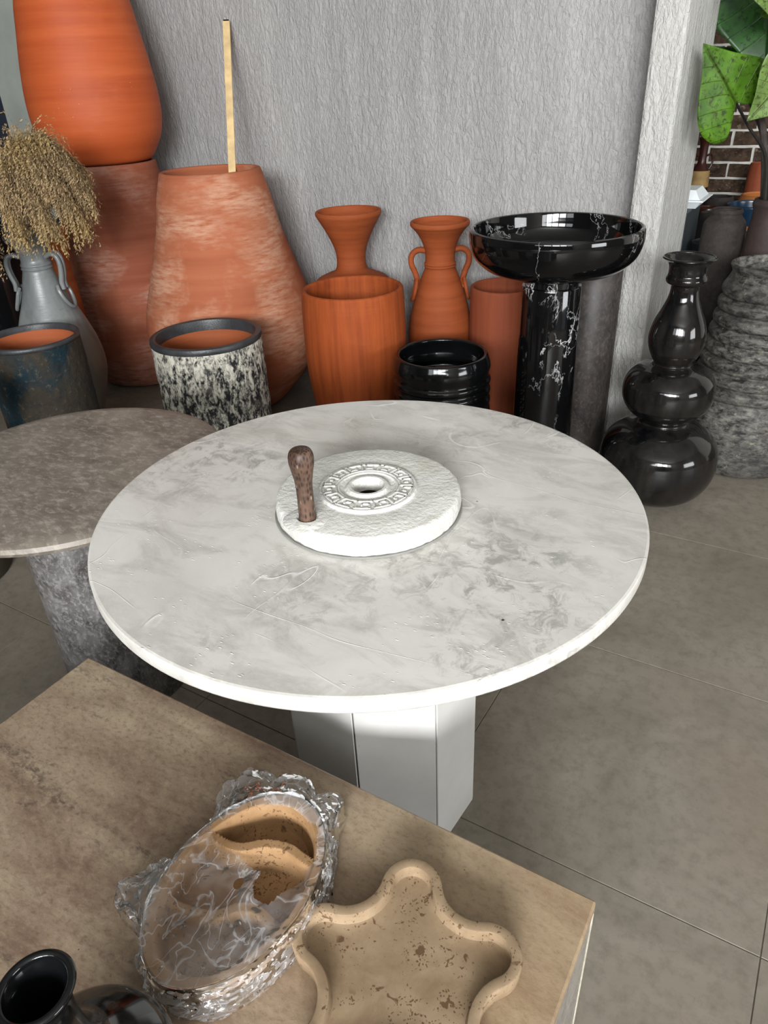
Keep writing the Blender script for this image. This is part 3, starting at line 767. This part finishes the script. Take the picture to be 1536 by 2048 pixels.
# ------------------------------------------------------------------ back row: terracotta and others
A_ = (-2.902, 2.434)
pot('terracotta_urn', (*A_, 0), [(.215, 0), (.245, .015), (.29, .10), (.309, .17), (.316, .30), (.297, .48), (.270, .61), (.243, .79), (.222, .90), (.209, .965)], M_T_LOW,
    'tall dusty red terracotta urn standing on the floor beneath another urn', 'urn', wall=.022, lip=.008, wob=.012, seed=1, seg=96)
pot('terracotta_urn', (*A_, .9735), [(.180, 0), (.200, .010), (.236, .06), (.258, .105), (.2715, .17), (.2725, .25), (.260, .365), (.240, .485), (.223, .585), (.195, .68), (.170, .76), (.165, .82)], M_T_UP,
    'bright orange terracotta urn stacked on top of the dusty red urn', 'urn', wall=.02, lip=.008, wob=.012, seed=2, seg=96)
pot('terracotta_urn', (-2.196, 2.33, 0), [(.140, 0), (.175, .012), (.275, .115), (.340, .21), (.3615, .33), (.354, .42), (.318, .54), (.286, .638), (.25, .75), (.223, .87), (.198, .957)], M_T_B,
    'large pear-shaped terracotta urn with chalky white stains and a wooden stick inside', 'urn', wall=.02, lip=.008, wob=.014, seed=3, seg=96)
# stick leaning in the urn against its rim
P0 = Vector((-2.233, 2.503, .965)); P1 = Vector((-2.468, 2.852, 1.4746)); dirn = (P1 - P0).normalized(); Pb = P0 - dirn * .80
bm = bmesh.new(); bmesh.ops.create_cube(bm, size=1); L = (P1 - Pb).length
for v in bm.verts: v.co = Vector((v.co.x * .030, v.co.y * .014, (v.co.z + .5) * L))
bmesh.ops.bevel(bm, geom=bm.edges[:], offset=.0015, segments=1, affect='EDGES')
o = bm_obj('wooden_stick', bm, M_STICK); o.location = Pb; o.rotation_mode = 'QUATERNION'; o.rotation_quaternion = dirn.to_track_quat('Z', 'Y')
tag(o, 'thin pale wooden stick standing in the pear-shaped terracotta urn', 'stick')
bm = box_bm(-.012, .012, -.006, .006, L - .002, L + .008, .002, 1); q = bm_obj('charred_tip', bm, M_SHADE_CHAR, o)

pot('terracotta_vase', (-1.78, 2.66, 0), [(.075, 0), (.11, .08), (.150, .28), (.166, .42), (.158, .50), (.110, .528), (.072, .545), (.0618, .572), (.064, .62), (.0797, .665), (.105, .715), (.126, .75), (.136, .768), (.137, .776)], M_T_C,
    'terracotta vase with wide trumpet neck, no handles, behind the barrel planter', 'vase', wall=.012, lip=.007)
pot('barrel_planter', (-1.476, 2.2, 0), [(.135, 0), (.150, .06), (.1675, .166), (.1846, .29), (.1885, .42), (.186, .53), (.1825, .597)], M_T_D,
    'orange terracotta barrel planter with vertical comb marks beside the pear-shaped urn', 'planter', wall=.018, lip=.009, seg=96)
E_ = thing('handled_vase', 'terracotta vase with two looped handles and ringed neck between the planters', 'vase', (-1.327, 2.6, 0))
pot('body', (0, 0, 0), [(.07, 0), (.10, .08), (.124, .24), (.126, .37), (.0993, .4916), (.068, .58), (.0585, .603), (.062, .607), (.0585, .612), (.062, .617), (.0585, .623), (.0575, .652), (.066, .69), (.084, .725), (.103, .748), (.112, .757), (.113, .766)], M_T_C, parent=E_, wall=.012, lip=.007)
for sgn in (-1, 1):
    dv = Vector((.8583, .5113, 0)) * sgn
    o = tube_obj('handle', [dv * r + Vector((0, 0, z)) for r, z in ((.055, .666), (.085, .668), (.108, .652), (.112, .62), (.098, .585), (.088, .548), (.090, .522))], .0115, M_T_C, E_, 10)
    tv = Vector((-.5113, .8583, 0))
    tube_obj('handle_loop', [dv * r + tv * tt + Vector((0, 0, z)) for r, z, tt in ((.088, .535, -.004), (.092, .56, -.026), (.098, .53, -.036), (.108, .49, -.022), (.113, .478, 0), (.108, .49, .022), (.098, .53, .036), (.092, .56, .026), (.088, .535, .004))], .007, M_T_C, o, 8)
pot('cylinder_planter', (-1.07, 2.63, 0), [(.112, 0), (.120, .03), (.126, .10), (.129, .36), (.1285, .48), (.127, .541)], M_T_G,
    'red-brown terracotta cylinder planter partly behind the black marble pedestal basin', 'planter', wall=.014, lip=.007)
rib = [(.15, 0), (.163, .015)]
for k in range(9):
    z = .035 + k * .036; rib += [(.1615, z), (.1685, z + .009), (.1685, z + .02), (.1615, z + .028)]
rib += [(.165, .372), (.168, .385), (.1655, .405), (.159, .424)]
pot('ribbed_planter', (-1.093, 2.15, 0), rib, M_BLACK, 'glossy black ribbed planter in front of the two-handled terracotta vase', 'planter', wall=.016, lip=.007, n=3)

H_ = thing('pedestal_basin', 'black marble wash basin with white veins on a round column', 'basin', (-.756, 2.25, 0))
bo = [(.075, .690), (.105, .692), (.165, .703), (.210, .722), (.243, .752), (.257, .785), (.2605, .815), (.259, .832)]
oc = crom(bo, 5); prof = [(0, .690)] + [(p.x, p.y) for p in oc] + [(.257, .836), (.251, .838), (.246, .836), (.244, .828)]
for p in crom([(.243, .82), (.236, .785), (.215, .755), (.16, .738), (.08, .732), (.03, .731)], 5): prof.append((p.x, p.y))
prof.append((0, .731)); V, F = revolve(prof, 128); me_obj('bowl', V, F, M_BASIN, H_)
V, F = revolve([(0, 0), (.101, 0), (.1025, .003), (.0925, .660), (.091, .664), (0, .664)], 96); o = me_obj('column', V, F, M_MARBLE_B, H_)
for p in o.data.polygons: p.use_smooth = abs(p.normal.z) < .9
V, F = revolve([(0, .6645), (.083, .6645), (.083, .6895), (0, .6895)], 96); o = me_obj('collar', V, F, M_MARBLE_B, H_)
for p in o.data.polygons: p.use_smooth = abs(p.normal.z) < .9
V, F = revolve([(0, 0), (.086, 0), (.0875, .003), (.0875, .697), (.086, .70), (0, .70)], 72); o = me_obj('metal_column', V, F, M_RUST, None, (-.695, 2.515, 0))
for p in o.data.polygons: p.use_smooth = abs(p.normal.z) < .9
tag(o, 'rusty dark metal column standing behind the black marble basin', 'column')

J_ = thing('textured_planter', 'cylinder planter with black and white crackle glaze and dark rim', 'planter', (-1.812, 1.78, 0))
def jfx(r, z, a): return r + (.004 * mnoise.noise(Vector((math.cos(a) * 12, math.sin(a) * 12, z * 22))) + .002 * mnoise.noise(Vector((math.cos(a) * 40, math.sin(a) * 40, z * 70))) if r > .17 else 0)
prof = [(0, 0), (.178, 0)] + [(.186 + .0025 * math.sin(i / 24 * 3.1), .005 + i / 24 * .488) for i in range(25)] + [(.185, .4955), (.171, .4955), (.170, .03), (0, .03)]
V, F = revolve(prof, 150, fx=jfx); me_obj('body', V, F, M_SPECK, J_)
V, F = revolve([(.1705, .496), (.1875, .496), (.1895, .499), (.1905, .503), (.1905, .509), (.1885, .515), (.184, .5175), (.175, .518), (.170, .515), (.168, .508), (.1665, .478), (.1705, .478)], 96); V.append; me_obj('rim', V, F, M_DARKRIM, J_)
V, F = revolve([(0, .035), (.160, .035), (.1655, .06), (.1655, .479), (.169, .479), (.169, .033), (0, .033)], 96); o = me_obj('lining', V, F, M_T_IN, J_); o['label'] = 'raw orange terracotta inside'

K_ = thing('textured_planter', 'dark brown and teal lava-glazed planter with charcoal rim in front of grey amphora', 'planter', (-2.302, 1.45, 0))
def kfx(r, z, a): return r + (.0025 * mnoise.noise(Vector((math.cos(a) * 10, math.sin(a) * 10, z * 22))) if r > .148 else 0)
prof = [(0, 0), (.140, 0)] + [(.150 + .0085 * math.sin(i / 24 * 2.2), .005 + i / 24 * .521) for i in range(25)] + [(.155, .5275), (.1455, .5275), (.144, .03), (0, .03)]
V, F = revolve(prof, 130, fx=kfx); me_obj('body', V, F, M_TEAL, K_)
V, F = revolve([(.1445, .528), (.157, .528), (.1588, .530), (.1595, .534), (.1582, .541), (.1555, .5435), (.150, .544), (.1475, .541), (.146, .535), (.1445, .519), (.1448, .519)], 96); me_obj('rim', V, F, M_DARKRIM, K_)
V, F = revolve([(0, .035), (.136, .035), (.1405, .06), (.1412, .523), (.1435, .523), (.1435, .033), (0, .033)], 96); o = me_obj('lining', V, F, M_T_IN, K_); o['label'] = 'raw orange terracotta inside'

LP = (-2.558, 1.72)
L_ = thing('amphora_vase', 'grey glazed amphora with looped handles holding dried plumes', 'vase', (*LP, 0))
pot('body', (0, 0, 0), [(.075, 0), (.085, .02), (.104, .10), (.1346, .196), (.1595, .30), (.1516, .395), (.120, .496), (.0836, .586), (.063, .655), (.0540, .688), (.0570, .694), (.0538, .700), (.0562, .706), (.0530, .713), (.0502, .724), (.0545, .745), (.068, .775), (.082, .793), (.088, .800), (.089, .808)], M_GREYG, parent=L_, wall=.009, lip=.005, seg=96)
for ang in (22, 226):
    a = math.radians(ang); dv = Vector((math.cos(a), math.sin(a), 0)); tv = Vector((-math.sin(a), math.cos(a), 0))
    hpts = ((.048, .733), (.070, .742), (.090, .735), (.098, .708), (.095, .672), (.088, .640), (.090, .615))
    o = tube_obj('handle', [dv * r - tv * .007 + Vector((0, 0, z)) for r, z in hpts], .0095, M_GREYG, L_, 10)
    tube_obj('handle_strand', [dv * (r + .002) + tv * .010 + Vector((0, 0, z + .003)) for r, z in hpts], .0085, M_GREYG, o, 10)
    tube_obj('handle_loop', [dv * r + tv * tt + Vector((0, 0, z)) for r, z, tt in ((.076, .630, -.022), (.084, .615, -.031), (.094, .588, -.030), (.106, .558, -.016), (.110, .549, 0), (.106, .558, .016), (.094, .588, .030), (.084, .615, .031), (.076, .630, .022))], .0068, M_GREYG, o, 8)

# dried plumes: each a stem with an arching, hanging seed head
RT = Vector((.8583, .5113, 0)); TW = Vector((.5340, -.8455, 0))     # sideways along the shop, and towards the window
def plume(lat, fwd, peak, reach, drop, seed, n_b=460, ln=.12):
    r = random.Random(seed)
    base = Vector((LP[0], LP[1], 0))
    top = base + Vector((lat * .12, 0, .74)); d = RT * lat + TW * fwd
    path = crom([top, base + d * .22 + Vector((0, 0, .90)), base + d * .45 + Vector((0, 0, peak - .04)), base + d * .75 + Vector((0, 0, peak)), base + d + Vector((0, 0, peak - .04)), base + d * (1 + reach) + Vector((0, 0, peak - drop))], 8)
    root = thing('dried_plume', '', 'dried grass', (LP[0], LP[1], .74))
    off = Vector((LP[0], LP[1], .74))
    V, F = tube([p - off for p in path], .0022, 6); me_obj('stem', V, F, M_STRAW, root)
    V, F = [], []
    n = len(path)
    for b in range(n_b):
        s = (.36 + .64 * (b + r.random()) / n_b) * (n - 1); i = min(int(s), n - 2); p = path[i].lerp(path[i + 1], s - i); tdir = (path[i + 1] - path[i]).normalized()
        ax = Vector((r.gauss(0, 1), r.gauss(0, 1), r.gauss(0, .6))); ax = (ax - tdir * ax.dot(tdir)).normalized()
        L = ln * r.uniform(.6, 1.25)
        v = (tdir * .6 + ax * r.uniform(.3, 1.0) + d.normalized() * .3).normalized(); q = p.copy(); m = 15; g = r.uniform(.16, .30)
        for k in range(m):
            q2 = q + v * (L / m); v = (v + Vector((0, 0, -g))).normalized()
            for _ in range(2):
                side = Vector((r.gauss(0, 1), r.gauss(0, 1), r.gauss(0, 1))).normalized(); ldir = (v * .9 + side * .75).normalized(); w = ldir.cross(Vector((r.random(), r.random(), 1))).normalized() * r.uniform(.0016, .0028)
                a = q.lerp(q2, r.random()); e = a + ldir * r.uniform(.008, .016); mid = a.lerp(e, .55)
                j = len(V); V += [tuple(a - off), tuple(mid + w - off), tuple(e - off), tuple(mid - w - off)]; F.append([j, j + 1, j + 2, j + 3])
            q = q2
    o = me_obj('seed_head', V, F, M_PLUME, root, smooth=False); o['kind'] = 'stuff'
    return root
PL = [(.19, .02, 1.10, .30, .15, 1, 'dried tan plume arching right over the rim towards the stacked urns'), (.16, .08, 1.06, .40, .17, 2, 'dried tan plume with the fullest head hanging over the right handle of the amphora'),
      (.15, -.05, 1.12, .40, .10, 3, 'dried tan plume leaning against the stacked terracotta urns'), (.03, .12, 1.04, .3, .16, 4, 'dried tan plume falling straight over the front of the amphora mouth'),
      (-.05, .13, 1.04, .4, .22, 5, 'dried golden plume hanging low over the front of the amphora neck'), (-.11, .08, 1.07, .40, .22, 6, 'dried golden plume drooping over the left side of the amphora rim'),
      (-.16, .00, 1.10, .35, .20, 7, 'dried golden plume bending away from the stacked urns'), (.09, .05, 1.11, .6, .12, 8, 'dried tan plume standing highest at the middle of the amphora bunch'),
      (.10, .11, 1.00, .45, .12, 9, 'dried tan plume filling the gap just above the amphora mouth')]
for (lat, fw, pk, rc, dr, sd, lb) in PL:
    o = plume(lat, fw, pk, rc, dr, sd); o['label'] = lb; o['group'] = 'dried plumes in the grey amphora'

# things half hidden at the left edge
pot('terracotta_vase', (-2.848, 2.03, 0), [(.04, 0), (.045, .08), (.048, .30), (.044, .50), (.038, .62), (.044, .68), (.056, .73), (.068, .765)], M_T_C, 'slim terracotta vase half hidden between the grey amphora and the urn stack', 'vase', wall=.01)
pot('floor_vase', (-3.25, 1.93, 0), [(.15, 0), (.17, .1), (.175, .4), (.16, .66), (.12, .75), (.125, .78)], M_BLACK, 'big black vase in the shadow left of the grey amphora', 'vase', wall=.012)
pot('floor_vase', (-3.37, 2.48, 0), [(.07, 0), (.09, .1), (.095, .4), (.09, .66), (.08, .70)], M_TEALMETAL, 'slim grey-green vase in the gap behind the urn stack', 'vase', wall=.012)
pot('bottle_vase', (-2.125, 1.105, 0), [(.035, 0), (.04, .05), (.024, .30), (.026, .40), (.046, .435), (.055, .472), (.047, .508), (.026, .525), (.016, .535), (.015, .55)], M_BEIGE, 'pale beige stone bottle in front of the teal-brown planter', 'bottle', wall=.006, lip=.003)
V, F = revolve([(0, 0), (.178, 0), (.182, .004), (.182, .36), (.176, .368), (0, .37)], 64); o = me_obj('stone_stool', V, F, M_OLIVE, None, (-2.115, .84, 0)); tag(o, 'dark olive stone drum on the floor beyond the grey round table', 'stool')

# ------------------------------------------------------------------ right: gourd vase and ribbed vase
pot('gourd_vase', (-.364, 2.27, 0), [(.088, 0), (.105, .006), (.150, .040), (.178, .095), (.1825, .15), (.168, .205), (.120, .250), (.078, .266), (.0735, .273), (.080, .281), (.115, .310), (.134, .345), (.1365, .3777), (.128, .412), (.100, .442), (.060, .456), (.056, .460), (.066, .478), (.079, .51), (.0825, .54), (.073, .585), (.0575, .620), (.044, .655), (.0395, .684), (.041, .694), (.054, .699), (.0575, .708), (.056, .715), (.053, .722), (.054, .745), (.063, .760), (.074, .768)], M_GOURD,
    'glossy dark triple-gourd floor vase with flared mouth beside the white pillar', 'vase', wall=.008, lip=.004, seg=96, n=5)
rp = [(.170, 0), (.190, .006), (.198, .03), (.199, .10), (.195, .18), (.190, .225)]
for k in range(8):
    z = .262 + k * .046; r = .186 - k * .0058; rp += [(r - .008, z - .004), (r + .001, z + .005), (r + .004, z + .018), (r + .001, z + .031)]
rp += [(.138, .630), (.129, .648), (.128, .660), (.134, .672), (.136, .677)]
pot('ribbed_vase', (-.165, 2.68, 0), rp, M_ASH, 'ash-grey weathered floor vase with thrown ridges next to the triple-gourd vase', 'vase', wall=.012, lip=.006, seg=96, n=4)

# ------------------------------------------------------------------ beyond the pillar
PZ = .35
o = bm_obj('display_plinth', box_bm(-.545, .95, 2.92, 4.55, 0, PZ, .004, 1), M_PLINTH); tag(o, 'dark low display plinth carrying pots before the brick wall', 'plinth')
pot('clay_jar', (-.398, 3.12, PZ), [(.045, 0), (.055, .05), (.068, .15), (.076, .26), (.077, .33), (.072, .375), (.056, .395), (.053, .402), (.056, .412), (.054, .418)], M_BROWNJ, 'brown unglazed clay jar with rolled rim behind the ribbed ash-grey vase', 'jar', wall=.008, lip=.004)
pot('plant_pot', (-.248, 3.08, PZ), [(.062, 0), (.068, .06), (.069, .22), (.066, .35), (.060, .405), (.060, .42), (.062, .435), (.066, .45), (.062, .462)], M_REDCLAY, 'dark red-brown clay pot holding the elephant-ear plant', 'pot', wall=.01, lip=.005)
tv = thing('handled_vase', 'tall dark brown bottle vase with side handles and tan band by the brick wall', 'vase', (-.71, 4.3, 0))
pot('body', (0, 0, 0), [(.07, 0), (.085, .1), (.062, .40), (.052, .60), (.047, .69), (.045, .72), (.043, .765), (.030, .785), (.022, .80), (.019, .85), (.023, .895), (.030, .915)], M_REDGLAZE, parent=tv, wall=.005, lip=.003)
V, F = revolve([(.0485, .692), (.0485, .695), (.047, .735), (.0445, .766), (.043, .768)], 48); o = me_obj('clay_band', V, F, M_TAN, tv); o['label'] = 'unglazed tan band'
for s in (-1, 1):
    dv = RT * s; tube_obj('handle', [dv * r + Vector((0, 0, z)) for r, z in ((.020, .835), (.040, .840), (.052, .82), (.050, .79), (.038, .768))], .0055, M_REDGLAZE, tv, 8)
pot('large_pot', (-.37, 4.12, PZ), [(.15, 0), (.148, .12), (.135, .24), (.112, .325), (.108, .333)], M_ORANGE, 'amber terracotta pot with flared base behind the red-brown plant pot', 'pot', wall=.014, lip=.007)
pot('glazed_bowl', (-.38, 3.80, PZ), [(.07, 0), (.09, .05), (.10, .20), (.108, .29), (.112, .335)], M_BLUE, 'blue glazed bowl below the amber terracotta pot', 'bowl', wall=.008, lip=.008)
V, F = revolve([(.1005, .20), (.1045, .202), (.108, .262), (.1055, .264)], 64); o = me_obj('clay_stripe', V, F, M_ORANGE, bpy.data.objects['glazed_bowl'])
pot('oil_lamp_bowl', (-.545, 3.95, PZ), [(.03, 0), (.034, .20), (.036, .25), (.045, .275), (.062, .305), (.064, .33), (.058, .345)], M_BROWNJ, 'dark clay oil-lamp bowl with scooped mouth before the brick wall', 'bowl', wall=.006, lip=.004, wob=.10, seed=4)
pot('clay_jar', (-.515, 3.58, PZ), [(.04, 0), (.055, .08), (.06, .22), (.05, .30), (.046, .332)], M_BROWNJ, 'dark clay jar with wide mouth below the oil-lamp bowl', 'jar', wall=.006, lip=.004)
pot('clay_jar', (-.56, 3.76, PZ), [(.04, 0), (.052, .08), (.058, .22), (.05, .30), (.046, .325)], M_REDGLAZE, 'small glossy brown jar tucked behind the wide-mouthed clay jar', 'jar', wall=.006, lip=.004)
o = pot('clay_basin', (-.455, 3.38, PZ), [(.05, 0), (.075, .05), (.088, .17), (.092, .25)], M_DARKRIM, 'dark open basin with grey lip behind the triple-gourd vase', 'basin', wall=.008, lip=.005)
pot('glass_jar', (-.335, 3.30, PZ), [(.03, 0), (.036, .04), (.038, .22), (.03, .28), (.028, .31)], M_GLASSJ, 'clouded grey glass jar wedged between the brown jar and the plant pot', 'jar', wall=.003, lip=.002)
pot('tall_pot', (-.44, 4.42, PZ), [(.06, 0), (.065, .2), (.06, .42), (.056, .44)], M_T_G, 'tall terracotta cylinder behind the plant stems at the brick wall', 'pot', wall=.008, lip=.004)
o = bm_obj('metal_cabinet', box_bm(-.74, -.555, 3.22, 3.50, 0, .735, .004, 1), M_TEALMETAL); tag(o, 'blue-grey metal cabinet behind the white pillar', 'cabinet')
fb = thing('takeout_box', 'white foam takeout box on the blue-grey metal cabinet', 'box', (-.60, 3.40, .735))
def frustum(x, y, x2, y2, z0, z1):
    return [(-x, -y, z0), (x, -y, z0), (x, y, z0), (-x, y, z0), (-x2, -y2, z1), (x2, -y2, z1), (x2, y2, z1), (-x2, y2, z1)], [[3, 2, 1, 0], [4, 5, 6, 7], [0, 1, 5, 4], [1, 2, 6, 5], [2, 3, 7, 6], [3, 0, 4, 7]]
V, F = frustum(.055, .075, .075, .10, 0, .028); me_obj('base', V, F, M_FOAM, fb, smooth=False)
V, F = frustum(.085, .11, .085, .11, .0285, .034); me_obj('lip', V, F, M_FOAM, fb, smooth=False)
V, F = frustum(.07, .095, .045, .07, .0345, .068); me_obj('lid', V, F, M_FOAM, fb, smooth=False)

# elephant-ear plant
EP = thing('elephant_ear_plant', 'elephant-ear plant with big arrow-shaped green leaves in the red-brown pot', 'plant', (-.255, 3.08, PZ + .40))
EO = Vector((-.255, 3.08, PZ + .40))
OUT = [(0, 0), (.10, -.13), (.22, -.30), (.33, -.36), (.45, -.30), (.54, -.14), (.56, .05), (.50, .24), (.39, .41), (.25, .60), (.13, .79), (.045, .93), (0, 1.0)]
def leaf(base, tip, width, nrm, mat, cup=.10, droop=.06, seed=0, name='leaf'):
    base = Vector(base) - EO; tip = Vector(tip) - EO; s = tip - base; L = s.length; sd = s.normalized(); n = Vector(nrm).normalized(); n = (n - sd * n.dot(sd)).normalized(); x = sd.cross(n)
    V, F, UVs = [], [], []
    edge = crom([Vector(p) for p in OUT], 4); NT = 8; ne = len(edge)
    for side in (1, -1):
        st = len(V)
        for i, e in enumerate(edge):
            # rib point on the midrib from which this row fans out
            sm_ = max(0.0, e.y * .9 + .02) if e.y > 0 else 0.0
            for k in range(NT + 1):
                q = k / NT; px = e.x * q * side; py = sm_ + (e.y - sm_) * q
                wv = .012 * math.sin(9 * py + seed) * q * q
                h = -cup * (1 - abs(2 * q - 1) ** 2) * .35 * 0 + cup * (q * abs(e.x)) ** 1.3 - droop * (py - .3) ** 2 + wv
                V.append(tuple(base + sd * (py * L) + x * (px * width) + n * (h * L))); UVs.append((px, py))
        for i in range(ne - 1):
            for k in range(NT):
                a = st + i * (NT + 1) + k; f = [a, a + 1, a + NT + 2, a + NT + 1]; F.append(f if side > 0 else f[::-1])
    o = me_obj(name, V, F, mat, EP)
    uvl = o.data.uv_layers.new(name='UVMap')
    for lp in o.data.loops: uvl.data[lp.index].uv = UVs[lp.vertex_index]
    md = o.modifiers.new('thick', 'SOLIDIFY'); md.thickness = .0012
    return o
def petiole(pts, r, mat=None):
    tube_obj('petiole', [Vector(p) - EO for p in pts], r, mat or M_STEM, EP, 8)
root = Vector((-.255, 3.08, PZ + .42))
leaf((-.397, 2.84, 1.128), (-.503, 2.75, 1.290), .235, (.35, -.90, .25), M_LEAF1, .10, .05, 1)
petiole([root + Vector((-.015, -.01, 0)), (-.30, 3.02, .96), (-.355, 2.93, 1.05), (-.397, 2.843, 1.127)], [.008, .007, .005, .004])
leaf((-.270, 2.86, 1.19), (-.345, 2.80, 1.075), .20, (.85, -.5, .35), M_LEAF3, .30, .10, 2)
petiole([root + Vector((.01, -.01, 0)), (-.25, 3.0, 1.0), (-.25, 2.92, 1.13), (-.270, 2.862, 1.19)], [.008, .007, .005, .004])
leaf((-.505, 3.26, 1.50), (-.485, 3.22, 1.28), .26, (.3, -.9, .2), M_LEAF2, .12, .06, 3)
petiole([root + Vector((-.02, .02, 0)), (-.32, 3.10, 1.0), (-.42, 3.22, 1.25), (-.505, 3.262, 1.50)], [.012, .011, .009, .006], M_STEMB)
leaf((-.40, 3.22, 1.42), (-.36, 3.16, 1.16), .34, (.25, -.95, .1), M_LEAF2, .10, .05, 4)
petiole([root + Vector((0, .03, 0)), (-.29, 3.18, 1.0), (-.35, 3.24, 1.25), (-.40, 3.222, 1.42)], [.012, .010, .008, .006])
leaf((-.36, 3.02, 1.46), (-.325, 2.93, 1.33), .22, (.3, -.85, .3), M_LEAF3, .12, .06, 5)
petiole([root + Vector((.02, 0, 0)), (-.25, 3.06, 1.05), (-.30, 3.05, 1.3), (-.36, 3.022, 1.46)], [.010, .009, .007, .005], M_STEMB)
leaf((-.475, 3.26, 1.20), (-.565, 3.24, 1.29), .17, (.2, -.8, .55), M_LEAF2, .12, .06, 6)
petiole([root + Vector((-.01, .03, 0)), (-.33, 3.16, 1.0), (-.42, 3.24, 1.13), (-.475, 3.262, 1.20)], [.009, .008, .006, .004])
leaf((-.30, 3.06, 1.42), (-.40, 3.04, 1.36), .22, (.1, -.9, .4), M_LEAF1, .12, .06, 7)
petiole([root + Vector((.03, .01, 0)), (-.22, 3.08, 1.05), (-.25, 3.08, 1.28), (-.30, 3.062, 1.42)], [.010, .009, .007, .005])
petiole([root + Vector((.035, -.01, 0)), (-.21, 3.06, .98), (-.20, 3.05, 1.12), (-.215, 3.03, 1.27)], [.012, .010, .009, .007])
petiole([root + Vector((.03, .03, 0)), (-.19, 3.12, .98), (-.15, 3.12, 1.15), (-.13, 3.1, 1.30)], [.012, .010, .009, .007])

# a scrap of dry leaf on the floor
q = bpy.data.objects['gourd_vase']
pts = [(0, 0, .002), (.012, .003, .006), (.024, .002, .004), (.036, .006, .009), (.05, .004, .003)]
V, F = tube(crom(pts, 4), [.0015 + .0035 * math.sin(math.pi * i / 16) for i in range(17)], 6, flat=.35)
o = me_obj('dry_leaf', V, F, M_DRY, None, (.105, 2.165, 0), rot=(0, 0, .9)); tag(o, 'tiny curled brown dry leaf on the bare floor tiles', 'leaf')
